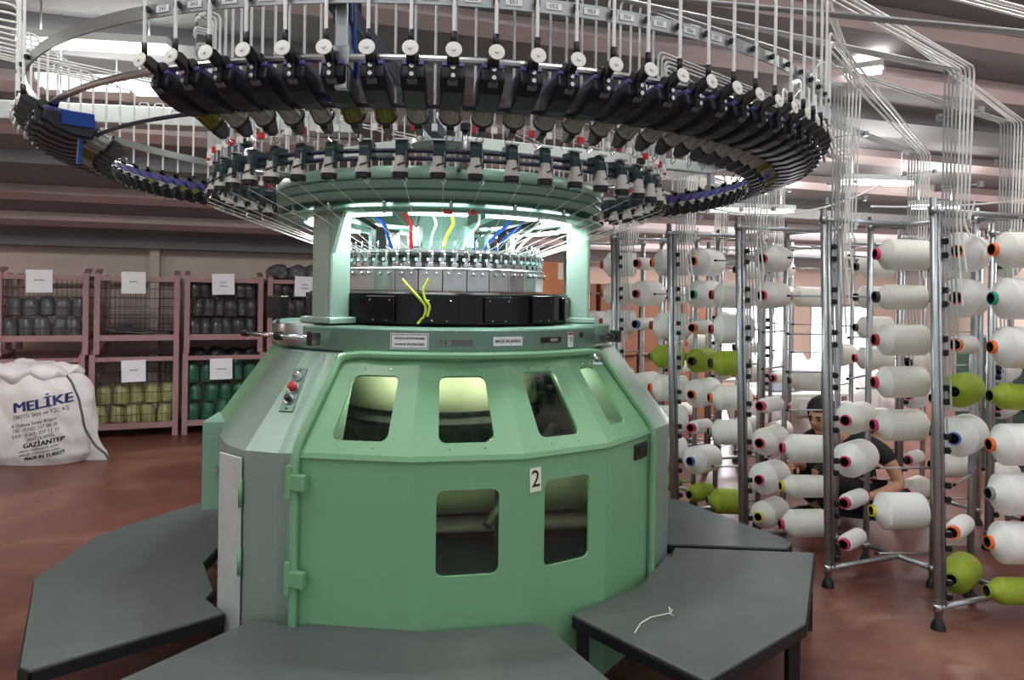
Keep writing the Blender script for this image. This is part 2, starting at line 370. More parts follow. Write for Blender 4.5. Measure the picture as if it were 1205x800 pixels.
# ---- doors: four facets each
DPHI = [-22.2, 0, 22.5, 44.5, 65.5]; DR = [1.075, 1.045, 1.045, 1.045, 1.045]; DT = [.825, .81, .81, .81, .81]; DTP = [-21.5, 0, 22.5, 44.5, 64]
ZB, ZS, ZT = .05, .945, 1.300
def facet(bm, P00, P10, P11, P01, win=None, rad=.12, n=5):
    bl = lambda s, t: (P00 * (1 - s) + P10 * s) * (1 - t) + (P01 * (1 - s) + P11 * s) * t
    if not win: bm.faces.new([bm.verts.new(p) for p in (P00, P10, P11, P01)]); return None
    s0, s1, t0, t1 = win; rs, rt = rad * (s1 - s0), rad * (s1 - s0) * (P10 - P00).length / (P01 - P00).length
    loop, outer = [], []
    for (cs, ct, a0, os) in ((s1 - rs, t1 - rt, 0, (1, 1)), (s0 + rs, t1 - rt, 90, (0, 1)), (s0 + rs, t0 + rt, 180, (0, 0)), (s1 - rs, t0 + rt, 270, (1, 0))):
        for k in range(n):
            a = R_(a0 + 90 * k / (n - 1)); loop.append(bl(cs + rs * cos(a), ct + rt * sin(a))); outer.append(os)
    ov = {o: bm.verts.new(bl(*o)) for o in ((0, 0), (1, 0), (1, 1), (0, 1))}
    lv = [bm.verts.new(p) for p in loop]; m_ = len(lv)
    for k in range(m_):
        a, b = lv[k], lv[(k + 1) % m_]; oa, ob = ov[outer[k]], ov[outer[(k + 1) % m_]]
        bm.faces.new((a, b, oa) if oa is ob else (a, b, ob, oa))
    return loop
def doors(phis, rs, tops, tphis, uw, lw, m_):
    lo = NB(); up = NB(); panes = []
    for k in range(len(phis) - 1):
        a, b = phis[k], phis[k + 1]
        L0, L1 = pol(rs[k], a, ZB), pol(rs[k + 1], b, ZB); L2, L3 = pol(rs[k + 1], b, ZS), pol(rs[k], a, ZS)
        w = facet(lo, L0, L1, L2, L3, lw.get(k)); panes.append(('lower', w))
        U0, U1 = pol(rs[k] + .006, a, ZS + .022), pol(rs[k + 1] + .006, b, ZS + .022); U2, U3 = pol(tops[k + 1], tphis[k + 1], ZT), pol(tops[k], tphis[k], ZT)
        w = facet(up, U0, U1, U2, U3, uw.get(k), .14); panes.append(('upper', w))
        up.faces.new([up.verts.new(p) for p in (pol(rs[k] + .012, a, ZS + .004), pol(rs[k + 1] + .012, b, ZS + .004), U1, U0)])
    for q in (lo, up):
        bmesh.ops.remove_doubles(q, verts=q.verts, dist=1e-4); q.normal_update()
        bmesh.ops.reverse_faces(q, faces=[f for f in q.faces if f.normal.dot(f.calc_center_median() - V((XC, YC, f.calc_center_median().z))) < 0])
    L_ = obj('lower_door', lo, m_, km, solid=.012, recalc=False); U_ = obj('upper_door', up, m_, km, solid=.012, recalc=False)
    for which, lp in panes:
        if lp:
            c = sum(lp, V()) / len(lp); nrm = (lp[5] - lp[0]).cross(lp[10] - lp[0]).normalized()
            inward = (V((XC, YC, c.z)) - c).normalized()
            if nrm.dot(inward) < 0: nrm = -nrm
            bm = NB(); bm.faces.new([bm.verts.new(c + (p - c) * 1.04 + nrm * .014) for p in lp])
            obj('window_pane', bm, G['pane'], L_ if which == 'lower' else U_)
    return L_, U_
uw = {0: (.24, .77, .13, .79), 1: (.24, .76, .12, .79), 2: (.23, .72, .13, .82), 3: (.22, .62, .16, .82)}
lw = {1: (.23, .79, .54, .885), 2: (.25, .79, .54, .90)}
LD, UD = doors(DPHI, DR, DT, DTP, uw, lw, G['green'])
for a0 in (82, 202):
    ph = [a0 + 15.5 + 89 * k / 4 for k in range(5)]
    doors(ph, [1.02] * 5, [.79] * 5, ph, {}, {}, G['green'])
# door frame: rounded border around the front doors
fr = [pol(DR[0] + .022, DPHI[0] - .2, .03), pol(DR[0] + .022, DPHI[0] - .2, ZS + .03), pol(DT[0] + .02, DTP[0] - .3, ZT - .012)]
fr += [pol(.828, p_, ZT + .004) for p_ in (-17, -10, 0, 11, 22, 33, 44, 56)] + [pol(.832, 63.8, ZT - .012), pol(1.066, 66.2, ZS + .03), pol(1.066, 66.2, .03)]
bm = NB(); tube(bm, fillet(fr, .06, 5), .016, 8); obj('door_frame', bm, G['green'], km)
for z in (.865, .52):       # hinges
    c = pol(DR[0] + .03, DPHI[0], z); dd = (pol(1, -10) - pol(1, -30)).normalized(); rot = M((dd, V((-dd.y, dd.x, 0)), V((0, 0, 1)))).transposed()
    bm = NB(); box(bm, c + dd * .012, (.075, .028, .058), rot); box(bm, c - dd * .018, (.022, .03, .12), rot); obj('hinge', bm, G['green'], km, bevel=.004)
fd = (pol(1.045, 65.5) - pol(1.045, 44.5)).normalized(); fn = V((fd.y, -fd.x, 0)); rot = M((fd, -fn, V((0, 0, 1)))).transposed()
c = pol(1.045, 44.5).lerp(pol(1.045, 65.5), .80) + V((0, 0, .885))
bm = NB(); box(bm, c + fn * .003, (.12, .014, .066), rot); lt = obj('door_latch', bm, G['black'], km, bevel=.006)
bm = NB(); box(bm, c + fn * .011 + V((0, 0, .004)), (.07, .006, .024), rot); obj('latch_flap', bm, G['blackg'], lt, bevel=.003)
bm = NB(); c = pol(.86, 54, ZT - .03); lathe(bm, [(0, 0), (.018, 0), (.018, .03), (.011, .036), (0, .036)], 14, M.Translation(c) @ M.Rotation(R_(54), 4, 'Z') @ M.Rotation(R_(60), 4, 'X'))
box(bm, c + V((.02, -.02, -.012)), (.045, .012, .012)); obj('door_lock', bm, G['chrome'], km, bevel=.002)
# paper sign with the machine number
a, b = pol(1.045, 22.5), pol(1.045, 44.5); d = (b - a).normalized(); nrm = V((d.y, -d.x, 0)); rot = M((d, V((0, 0, 1)), nrm)).transposed()
c = a.lerp(b, .135) + nrm * .003 + V((0, 0, .865)); T = M.Translation(c) @ rot.to_4x4() @ M.Rotation(R_(2), 4, 'Z')
bm = NB(); box(bm, (0, 0, 0), (.05, .088, .003)); bm_T(bm, T); sg = obj('number_sign', bm, mat('cream_paper', (222, 230, 206), .6), km)
bm = text_bm('2', .088, False, .9); bm_T(bm, T @ M.Translation((0, .002, .003))); obj('numeral', bm, G['inkb'], sg)
bm = NB(); box(bm, (0, .046, .001), (.03, .012, .003)); bm_T(bm, T @ M.Translation((-.028, .045, 0))); obj('tape', bm, G['white'], sg)
# screws round the windows
bm = NB()
for k in range(4):
    P = [pol(DR[k], DPHI[k], ZS + .02), pol(DR[k + 1], DPHI[k + 1], ZS + .02), pol(DT[k + 1], DTP[k + 1], ZT), pol(DT[k], DTP[k], ZT)]
    for s in (.34, .66):
        for t in (.07, .86):
            p = (P[0] * (1 - s) + P[1] * s) * (1 - t) + (P[3] * (1 - s) + P[2] * s) * t
            bmesh.ops.create_uvsphere(bm, u_segments=8, v_segments=5, radius=.0042, matrix=M.Translation(p + (p - V((XC, YC, p.z))).normalized() * .007))
obj('window_screws', bm, G['chrome'], UD, smooth=True)
# ---- inside the cabinet: knitted cloth, take-down bars and the cloth roll
bm = NB(); lathe(bm, [(.46, 1.36), (.47, 1.2), (.48, 1.03)], 40, TM); obj('fabric_tube', bm, G['cloth'], km, solid=.004)
bm = NB()
for z, r in ((1.02, .475), (.965, .475)): lathe(bm, [(r, z), (r + .02, z), (r + .02, z + .013), (r, z + .013)], 40, TM, closed_prof=True)
obj('spreader_ring', bm, G['black'], km)
bm = NB(); lathe(bm, [(.48, 1.03), (.48, .95), (.34, .80), (.2, .78), (0, .78)], 40, TM); obj('take_down_cone', bm, mat('grey_knit', (92, 96, 92), .8, 0, .1, 30), km)
bm = NB(); rod(bm, pol(.72, -78, .63), pol(.72, 100, .63), .17, 32); obj('wound_cloth', bm, G['cloth'], km)
bm = NB(); rod(bm, pol(.75, -80, .40), pol(.75, 98, .40), .04, 20); obj('cloth_roll', bm, G['clothp'], km)
bm = NB(); lathe(bm, [(0, .30), (.95, .30), (.95, .27), (0, .27)], 40, TM); obj('cabinet_floor', bm, G['inside'], km)
bm = NB(); box(bm, pol(.5, 45, .62), (.10, .10, .60), M.Rotation(R_(45), 3, 'Z')); obj('take_down_post', bm, G['inside'], km, bevel=.01)
for a in (30, 62): 
    bm = NB(); rod(bm, pol(.62, a, .95), pol(.7, a - 40, .60), .02, 10); obj('take_down_arm', bm, G['steel'], km)
# ---- base ring with its plates
bm = NB(); lathe(bm, [(.55, 1.312), (.79, 1.309), (.795, 1.315), (.795, 1.400), (.788, 1.407), (.55, 1.407)], 96, TM, closed_prof=True)
br = obj('base_ring', bm, G['greenr'], km)
for a in LEG:
    bm = NB(); lathe(bm, [(0, 1.327), (.118, 1.327), (.12, 1.332), (.12, 1.405), (.116, 1.412), (0, 1.412)], 32, M.Translation(pol(.72, a - 9)))
    obj('ring_lobe', bm, G['steel'] if a == LEG[0] else G['greenr'], br)
def plate(deg, z, w, h, m_, name='name_plate', r=.7965, th=.003):
    T = M.Translation(pol(r, deg, z)) @ M.Rotation(R_(deg), 4, 'Z') @ M.Rotation(pi / 2, 4, 'X')
    bm = NB(); box(bm, (0, 0, 0), (w, h, th)); bm_T(bm, T); return obj(name, bm, m_, br), T @ M.Translation((0, 0, th / 2 + .0006))
def letter(T, s, size, par, m_, dx=0, dy=0, bold=True, sx=1.):
    bm = text_bm(s, size, bold, sx); bm_T(bm, T @ M.Translation((dx, dy, 0))); obj('lettering', bm, m_, par)
def deg_of(x):      # angle on the base ring seen at photo column x
    u = (x - HX) / FPX + ROLL * 50 / FPX
    return min((abs((XC + .795 * sin(R_(q / 10))) / (YC - .795 * cos(R_(q / 10))) - u), q / 10) for q in range(-500, 800))[1]
ZR = 1.359
p, T = plate(deg_of(482), ZR - .001, .150, .062, G['paper'])
bm = NB()
for sx, sy, w, h in ((0, .026, .142, .0022), (0, -.026, .142, .0022), (.071, 0, .0022, .054), (-.071, 0, .0022, .054)): box(bm, (sx, sy, 0), (w, h, .001))
bm_T(bm, T); obj('plate_border', bm, G['inkb'], p)
letter(T, 'CIRCULAR KNITTING MACHINE', .0125, p, G['inkb'], 0, .011, True, .66); letter(T, '(YUVARLAK ÖRGÜ MAKİNESİ)', .0125, p, G['inkb'], 0, -.012, True, .68)
p, T = plate(deg_of(535), ZR - .004, .145, .026, mat('plate_grey', (120, 128, 116), .35, .6), 'maker_plate'); letter(T, 'C E', .02, p, G['inkb'], -.045, 0)
bm = NB(); box(bm, (.028, .0, 0), (.085, .022, .001)); bm_T(bm, T); obj('plate_field', bm, G['ink'], p)
p, T = plate(deg_of(597.5), ZR, .128, .036, G['paper']); letter(T, 'MADE IN JAPAN', .0185, p, G['inkb'], 0, 0, True, .84)
p, T = plate(deg_of(648.5), ZR + .001, .11, .022, G['black'], 'level_plate')
bm = NB(); box(bm, (.012, 0, .001), (.042, .012, .002)); bm_T(bm, T); obj('spirit_level', bm, G['chrome'], p)
p, T = plate(deg_of(671), ZR - .002, .034, .062, G['paper'], 'warning_label')
bm = NB(); box(bm, (0, .025, 0), (.034, .010, .001)); bm_T(bm, T); obj('red_band', bm, G['red'], p)
bm = NB(); lathe(bm, [(.006, 0), (.009, 0), (.009, .001), (.006, .001)], 16, closed_prof=True); box(bm, (0, .012, 0), (.02, .002, .001)); box(bm, (0, -.018, 0), (.016, .002, .001)); bm_T(bm, T); obj('label_print', bm, G['ink'], p)
p, T = plate(deg_of(684), ZR + .016, .03, .02, G['black'], 'switch_cover')
# clamp rods beside the legs
def clamp(p0, p1, deg, m0):
    bm = NB(); rod(bm, p0, p1, .010, 10); q = obj('clamp_rod', bm, m0, km)
    dd = (p1 - p0).normalized()
    for t, r in ((.5, .019), (.0, .014)): 
        bm = NB(); c = p0.lerp(p1, t); rod(bm, c - dd * .012, c + dd * .012, r, 12); obj('clamp_knob', bm, G['black'], q)
    bm = NB(); box(bm, p1, (.03, .05, .055), M.Rotation(R_(deg), 3, 'Z')); obj('clamp_block', bm, G['black'], q, bevel=.004)
clamp(pol(.97, -50, 1.37), pol(.86, -30, 1.36), -30, G['chrome']); clamp(pol(.86, 62, 1.355), pol(.87, 73, 1.36), 70, G['black'])
# ---- columns and upper ring
for a in LEG:
    Rz = M.Rotation(R_(a), 4, 'Z'); T = M.Translation(pol(.675, a)) @ Rz
    bm = NB(); box(bm, (0, 0, 1.66), (.125, .11, .50)); bm_T(bm, T); c = obj('column', bm, G['greenm'], km, bevel=.012)
    bm = NB(); box(bm, (.0, .0, 1.427), (.20, .17, .026)); bm_T(bm, T); obj('column_foot', bm, G['greenm'], c, bevel=.006)
    bm = NB()
    vs = [bm.verts.new(T @ V(p)) for p in ((.06, -.05, 1.89), (.06, -.05, 1.70), (.14, -.05, 1.89), (.06, -.03, 1.89), (.06, -.03, 1.70), (.14, -.03, 1.89))]
    for q in ((0, 1, 2), (3, 5, 4), (0, 3, 4, 1), (1, 4, 5, 2), (2, 5, 3, 0)): bm.faces.new([vs[k] for k in q])
    obj('gusset', bm, G['greenm'], c)
bm = NB(); lathe(bm, [(.40, 1.905), (.74, 1.905), (.775, 1.915), (.78, 1.925), (.78, 1.945), (.772, 1.95), (.78, 1.957), (.78, 1.985), (.773, 1.99), (.78, 1.996), (.78, 2.02), (.765, 2.045), (.40, 2.045)], 96, TM, closed_prof=True)
ur = obj('upper_ring', bm, G['greenr'], km)
bm = NB(); lathe(bm, [(.66, 1.872), (.775, 1.868), (.785, 1.874), (.785, 1.882), (.66, 1.886)], 96, TM, closed_prof=True); obj('lip_ring', bm, G['greenr'], km)
for k in range(18):
    bm = NB(); a = k * 20 + 8; rod(bm, pol(.76, a, 1.86), pol(.76, a, 1.925), .008, 8); obj('ring_spacer', bm, G['steel'], ur)
for k in range(12):     # lamps under the ring
    a = k * 30 + 4
    bm = NB(); lathe(bm, [(.60, 1.866), (.645, 1.866), (.645, 1.88), (.60, 1.88)], 10, TM, R_(a - 11), R_(a + 11), closed_prof=True); obj('led_strip', bm, G['led'], ur)
for k in (7, 14):
    bm = NB(); T = M.Translation(pol(.775, k, 1.862)) @ M.Rotation(R_(k), 4, 'Z'); box(bm, (0, 0, 0), (.035, .03, .012)); bm_T(bm, T); obj('red_marker', bm, G['red'], ur)
# ---- knitting head: black covers, steel cam plates, yarn carriers, dial
bm = NB(); lathe(bm, [(.52, 1.409), (.622, 1.409), (.63, 1.418), (.63, 1.541), (.624, 1.548), (.52, 1.548)], 72, TM, closed_prof=True); cb = obj('cover_band', bm, G['blackg'], km)
for k in range(16):
    T = M.Translation(pol(.634, k * 22.5 + 5, 1.480)) @ M.Rotation(R_(k * 22.5 + 5), 4, 'Z')
    bm = NB(); box(bm, (0, 0, 0), (.13 if k % 2 else .15, .02, .105 if k % 2 else .12)); bm_T(bm, T); q = obj('cover_box', bm, G['blackg'], cb, bevel=.004)
    bm = NB()
    for sx in (-.045, .045, -.03, .03): bmesh.ops.create_uvsphere(bm, u_segments=6, v_segments=4, radius=.0035, matrix=T @ M.Translation((sx, -.0115, -.048 if abs(sx) < .04 else .035)))
    obj('cover_screws', bm, G['chrome'], q)
NP = 30
bmp = NB(); w = 2 * .495 * math.tan(pi / NP) - .002
box(bmp, (0, 0, 1.60), (w, .05, .096))
p0 = obj('cam_plate', bmp, G['steel'], km, bevel=.003, local=True); p0.location = lpol(.475, 0)
bm = NB()
for sx in (-.022, .022): lathe(bm, [(0, 0), (.0085, 0), (.0085, .01), (.006, .013), (0, .013)], 10, M.Translation((sx, -.025, 1.629)) @ M.Rotation(pi / 2, 4, 'X'))
obj('cam_bolts', bm, G['chrome'], p0, local=True)
for k in range(1, NP): copy_part(p0, km, lpol(.475, k * 360 / NP), R_(k * 360 / NP))
bm = NB(); lathe(bm, [(.40, 1.645), (.505, 1.645), (.508, 1.65), (.505, 1.655), (.40, 1.655)], 72, TM, closed_prof=True); obj('cam_ring', bm, G['steel'], km)
bm = NB(); lathe(bm, [(.44, 1.722), (.475, 1.722), (.475, 1.736), (.44, 1.736)], 72, TM, closed_prof=True); obj('carrier_ring', bm, G['steel'], km)
bm = NB(); lathe(bm, [(.10, 1.70), (.38, 1.70), (.40, 1.715), (.38, 1.73), (.10, 1.76)], 64, TM, closed_prof=True); obj('dial_plate', bm, G['steel'], km)
bm = NB(); lathe(bm, [(0, 1.72), (.15, 1.72), (.15, 1.80), (.125, 1.82), (.125, 1.92), (0, 1.92)], 32, TM); obj('dial_hub', bm, G['aqua'], km)
bm = NB(); box(bm, (0, 0, 1.69), (.016, .022, .075)); box(bm, (0, -.014, 1.668), (.028, .02, .018)); box(bm, (.008, -.02, 1.70), (.01, .014, .03)); rod(bm, (0, -.01, 1.72), (0, -.005, 1.77), .003, 6)
c0 = obj('yarn_carrier', bm, G['chrome'], km, bevel=.002, local=True); c0.location = lpol(.475, 0)
bm = NB(); box(bm, (0, -.013, 1.708), (.02, .008, .02)); obj('carrier_tab', bm, G['black'], c0, local=True)
bm = NB(); box(bm, (-.012, -.016, 1.69), (.009, .01, .012)); obj('carrier_chip', bm, G['aqua'], c0, local=True)
for k in range(1, 60): copy_part(c0, km, lpol(.475, k * 6), R_(k * 6))
# air hoses and brackets between dial and upper ring
for k, (a, m_) in enumerate(((-28, 'blue'), (-2, 'white'), (6, 'yellow'), (18, 'white'), (33, 'blue'), (41, 'blue'), (-14, 'red'), (52, 'white'), (120, 'white'), (160, 'blue'))):
    bm = NB(); q = [pol(.40, a, 1.735), pol(.46, a + 2, 1.80), pol(.52, a + 5, 1.84), pol(.58, a + 3, 1.88)]; tube(bm, fillet(q, .05, 4), .006 if k % 2 else .008, 8); obj('air_hose', bm, G[m_], km)
for k in range(9):
    a = k * 40 - 15; bm = NB(); box(bm, pol(.34, a, 1.80), (.05, .05, .10), M.Rotation(R_(a), 3, 'Z')); rod(bm, pol(.34, a, 1.84), pol(.5, a + 9, 1.89), .012, 8); obj('blower_block', bm, G[('steel', 'aqua', 'black')[k % 3]], km, bevel=.004)
# yellow cord looped on the covers
bm = NB(); q = [pol(.64, -9, 1.60), pol(.645, -6, 1.565), pol(.648, -2, 1.52), pol(.648, .2, 1.49), pol(.645, -.5, 1.45), pol(.64, -3, 1.42)]
tube(bm, fillet(q, .03, 4), .0055, 8); tube(bm, fillet([pol(.642, 1, 1.605), pol(.645, -1.2, 1.56), pol(.65, -.5, 1.52), pol(.651, 1.6, 1.495), pol(.648, .6, 1.45)], .03, 4), .005, 8); obj('yellow_cord', bm, G['yellow'], km)
bm = NB(); box(bm, pol(.80, -57, 1.475), (.085, .05, .095), M.Rotation(R_(-30), 3, 'Z')); q = obj('sensor_box', bm, G['black'], km, bevel=.004)
bm = NB(); rod(bm, pol(.80, -57, 1.40), pol(.80, -57, 1.44), .008, 8); obj('sensor_stem', bm, G['steel'], q)
# side cabinet at the left
bm = NB(); cpos = V((-1.285, 3.30, .79)); box(bm, cpos, (.10, .26, .38), M.Rotation(R_(8), 3, 'Z')); q = obj('junction_box', bm, mat('box_green', (122, 160, 138), .45), km, bevel=.004)
bm = NB(); rod(bm, cpos + V((.035, -.13, -.01)), cpos + V((.035, -.16, -.01)), .010, 10); obj('box_lock', bm, G['chrome'], q)
bm = NB(); box(bm, cpos + V((.14, .05, 0)), (.2, .05, .06)); obj('box_bracket', bm, G['greenm'], q)
# ---- mast, arms and the two feeder rings (parts of the machine)
def circle(R, z, n=128): return [pol(R, 360 * k / n, z) for k in range(n)]
RP, ZP = 1.67, 2.178
bm = NB(); tube(bm, circle(RP, ZP), .0115, 10, closed=True); obj('feeder_pipe', bm, G['steel'], km)
bm = NB(); tube(bm, circle(RP - .13, ZP - .095, 96), .007, 8, closed=True); obj('power_cable', bm, G['rail'], km)
bm = NB(); lathe(bm, [(1.732, 2.300), (1.738, 2.300), (1.738, 2.338), (1.732, 2.338)], 128, TM, closed_prof=True); tb = obj('tube_band', bm, G['alu'], km)
bm = NB(); tube(bm, [pol(.06, 0, 2.04), pol(.06, 0, 2.42)], .03, 16); tube(bm, [pol(.09, 120, 2.04), pol(.09, 120, 2.40)], .022, 16); tube(bm, [pol(.10, 240, 2.04), pol(.10, 240, 2.40)], .022, 16); obj('mast', bm, G['galv'], km)
bm = NB(); lathe(bm, [(0, 2.27), (.16, 2.27), (.16, 2.29), (0, 2.29)], 32, TM); obj('mast_plate', bm, G['galv'], km)
for a in (-4, 115, 236):
    bm = NB(); T = M.Translation(MC) @ M.Rotation(R_(a), 4, 'Z'); box(bm, (0, -.88, 2.30), (.055, 1.60, .06)); bm_T(bm, T); ar = obj('ring_arm', bm, G['rail'] if a == -4 else G['lampbody'], km, bevel=.006)
    bm = NB(); box(bm, (0, -1.67, 2.225), (.035, .035, .27)); bm_T(bm, T); obj('arm_post', bm, G['galv'], ar, bevel=.004)
    bm = NB(); box(bm, (0, -1.67, ZP), (.05, .05, .055)); bm_T(bm, T); obj('pipe_clamp', bm, G['steel'], ar, bevel=.004)
    bm = NB(); box(bm, (-.02, -1.65, 2.385), (.075, .2, .12)); bm_T(bm, T); obj('arm_cap', bm, G['blackg'] if a == -4 else G['rail'], ar, bevel=.004)
bm = NB(); tube(bm, fillet([pol(1.65, -3.2, 2.75), pol(1.65, -3.2, 2.25), pol(1.60, -3.2, 2.13), pol(1.50, -8, 2.10), pol(1.49, -16, 2.10)], .06, 5), .008, 8); obj('blue_hose', bm, G['blue'], km)
# big feeders: origin on the pipe, -y outwards
def side(bm, prof, w, mi=0):    # prof: (outward, z); extruded across x
    a = [bm.verts.new((-w / 2, -o, z)) for o, z in prof]; b = [bm.verts.new((w / 2, -o, z)) for o, z in prof]; n = len(prof)
    fs = [bm.faces.new(a), bm.faces.new(b[::-1])] + [bm.faces.new((a[k], b[k], b[(k + 1) % n], a[(k + 1) % n])) for k in range(n)]
    for f in fs: f.material_index = mi
bm = NB(); side(bm, [(.030, -.022), (.040, -.060), (.0, -.088), (-.06, -.108), (-.118, -.112), (-.138, -.075), (-.11, -.040)], .066)
fd0 = obj('yarn_feeder', bm, G['navy'], km, bevel=.008, local=True)
bm = NB(); side(bm, [(.030, -.013), (.034, -.026), (-.108, -.043), (-.135, -.076), (-.143, -.062), (-.114, -.026)], .060); obj('feeder_lid', bm, G['violet'], fd0, bevel=.003, local=True)
bm = NB(); side(bm, [(.098, .010), (.088, -.008), (.05, -.028), (.052, -.068), (.030, -.068), (.020, -.02), (-.01, .016), (-.02, .012), (-.012, -.016), (.015, -.028), (.02, -.008), (.07, .014)], .020); 
rod(bm, (-.016, -.03, -.008), (.016, -.03, -.008), .017, 10); obj('feeder_arm', bm, G['black'], fd0, bevel=.002, local=True)
bm = NB()
for o, z in ((.054, -.036), (.056, -.058)): lathe(bm, [(0, 0), (.006, 0), (.006, .004), (0, .005)], 10, M.Translation((0, -o, z)) @ M.Rotation(pi / 2, 4, 'X'))
obj('arm_screw', bm, G['chrome'], fd0, local=True)
bm = NB(); lathe(bm, [(0, 0), (.021, 0), (.0215, .002), (.021, .004), (.006, .0045), (.005, .009), (0, .009)], 20, M.Translation((0, -.098, -.004)) @ M.Rotation(R_(80), 4, 'X'), smooth=False); obj('guide_disc', bm, G['white'], fd0, local=True)
ax = V((0, .905, -.425)).normalized(); W0 = M.Translation((0, .118, -.086)) @ frame_of(ax).to_4x4()
def wheel():
    bm = NB(); lathe(bm, [(0, 0), (.030, 0), (.031, .004), (.028, .008), (.028, .050), (.031, .054), (.031, .060), (0, .062)], 16, W0)
    for k in range(9): a = 2 * pi * k / 9; p = W0 @ V((.030 * cos(a), .030 * sin(a), .006)); q = W0 @ V((.030 * cos(a), .030 * sin(a), .055)); rod(bm, p, q, .003, 5)
    return bm
wh = obj('feed_wheel', wheel(), G['smoke'], fd0, local=True)
bm = NB(); side(bm, [(-.170, -.142), (-.18, -.150), (-.212, -.160), (-.228, -.146), (-.215, -.110), (-.14, -.072), (-.13, -.062), (-.165, -.085), (-.19, -.105)], .022)
lathe(bm, [(.026, .060), (.034, .060), (.034, .068), (.026, .068)], 16, W0, closed_prof=True); obj('feeder_tail', bm, G['black'], fd0, bevel=.002, local=True)
bm = NB(); tube(bm, [(.0, .225, -.15), (.012, .235, -.165), (.0, .24, -.176), (-.012, .235, -.166)], .002, 5, closed=True); rod(bm, (0, .2, -.14), (0, .225, -.152), .002, 5); obj('wire_eyelet', bm, G['chrome'], fd0, local=True)
bm = NB(); side(bm, [(.0405, -.066), (.0415, -.070), (.030, -.078), (.029, -.074)], .026); obj('feeder_badge', bm, G['ink'], fd0, local=True)
STEP = 3.6; FPH = [k * STEP - 1. for k in range(-40, 60) if not (-45 < k * STEP - 1. < -25.5)]
olive = G['olivew']; wob = wh.data.copy(); wob.materials[0] = olive
for k, a in enumerate(FPH):
    c = fd0 if k == 0 else copy_part(fd0, km)
    c.location = lpol(RP, a, ZP); c.rotation_euler = (0, 0, R_(a))
    if random.random() < .2:
        for ch in c.children:
            if ch.name.startswith('feed_wheel'): ch.data = wob
# band tags and clips
tg = None
for k in range(16):
    a = -21.0 + k * 3.6; T = M.Translation(pol(1.7395, a, 2.319)) @ M.Rotation(R_(a), 4, 'Z')
    bm = NB(); box(bm, (0, 0, 0), (.045, .002, .018)); tt = text_bm('%03d' % (42 + k), .016, False, 1., 0); bm_T(tt, M.Translation((0, -.0016, 0)) @ M.Rotation(pi / 2, 4, 'X')); q = len(bm.faces); tm = bpy.data.meshes.new('t'); tt.to_mesh(tm); bm.from_mesh(tm); bm.faces.ensure_lookup_table()
    for f in bm.faces[q:]: f.material_index = 1
    bpy.data.meshes.remove(tm); tt.free(); bm_T(bm, T); obj('band_tag', bm, [G['paper'], G['inkb']], tb, recalc=False)
for a, r0, z, sz in ((-46.5, 1.60, 2.13, (.012, .10, .05)), (-48, 1.585, 2.035, (.03, .012, .11))):
    bm = NB(); box(bm, pol(r0, a, z), sz, M.Rotation(R_(a), 3, 'Z') @ M.Rotation(.2, 3, 'Y')); obj('blue_strap', bm, G['blue'], km, bevel=.003)
bm = NB(); lathe(bm, [(.040, -.010), (.043, -.010), (.043, .010), (.040, .010)], 20, M.Translation(pol(1.50, 66, 2.07)) @ M.Rotation(R_(66), 4, 'Z') @ M.Rotation(R_(70), 4, 'X') @ M.Rotation(R_(40), 4, 'Y'), closed_prof=True); obj('blue_strap', bm, G['blue'], km)
# lower ring of small feeders
RL = 1.03
for z in (2.052, 2.024): bm = NB(); tube(bm, circle(RL, z, 96), .0085, 8, closed=True); obj('feeder_rail', bm, G['rail'], km)
bm = NB(); box(bm, (0, .012, .036), (.046, .055, .062)); box(bm, (.0, -.014, .03), (.038, .02, .04)); box(bm, (.02, -.022, .0), (.012, .012, .06)); sf0 = obj('yarn_sensor', bm, G['teal'], km, bevel=.005, local=True)
bm = NB(); lathe(bm, [(0, .012), (.017, .012), (.019, -.004), (.028, -.036), (.030, -.046), (0, -.047)], 18, M.Translation((-.003, -.018, 0))); obj('sensor_cone', bm, G['cone'], sf0, local=True)
bm = NB(); lathe(bm, [(0, -.045), (.029, -.045), (.029, -.064), (.024, -.069), (0, -.069)], 18, M.Translation((-.003, -.018, 0))); tube(bm, [(-.02, -.03, -.03), (0, -.046, -.02), (.02, -.034, -.012), (.028, -.02, -.0)], .003, 6); obj('sensor_cap', bm, G['black'], sf0, local=True)
bm = NB(); tube(bm, [(.018, -.03, -.06), (.026, -.034, -.074), (.018, -.036, -.088), (.010, -.034, -.074)], .002, 5, closed=True); rod(bm, (.02, -.03, .03), (.018, -.03, -.06), .0022, 5); box(bm, (0, -.01, .072), (.05, .03, .006)); obj('sensor_eyelet', bm, G['chrome'], sf0, local=True)
SPH = [k * 7.2 - 2.6 for k in range(50)]
for k, a in enumerate(SPH):
    c = sf0 if k == 0 else copy_part(sf0, km)
    c.location = lpol(RL + .01, a, 2.015); c.rotation_euler = (0, 0, R_(a))
# posts carrying the lower rails
for k in range(6):
    a = 10 + k * 60; bm = NB(); rod(bm, pol(.98, a, 2.0), pol(.98, a, 2.14), .011, 10); rod(bm, pol(.76, a, 2.035), pol(.98, a, 2.035), .011, 10); q = obj('rail_post', bm, G['steel'], km)
    bm = NB(); rod(bm, pol(.98, a, 2.14), pol(.98, a, 2.165), .02, 12); obj('post_cap', bm, G['black'], q)
# yarns running down from the small feeders to the knitting head
for k, a in enumerate(SPH):
    bm = NB(); s = random.uniform(-7, 9); tube(bm, [pol(RL + .045, a + 1, 1.93), pol(.48, a + s, 1.725)], .0011, 4, cap=False); obj('yarn_strand', bm, G['white'], km)
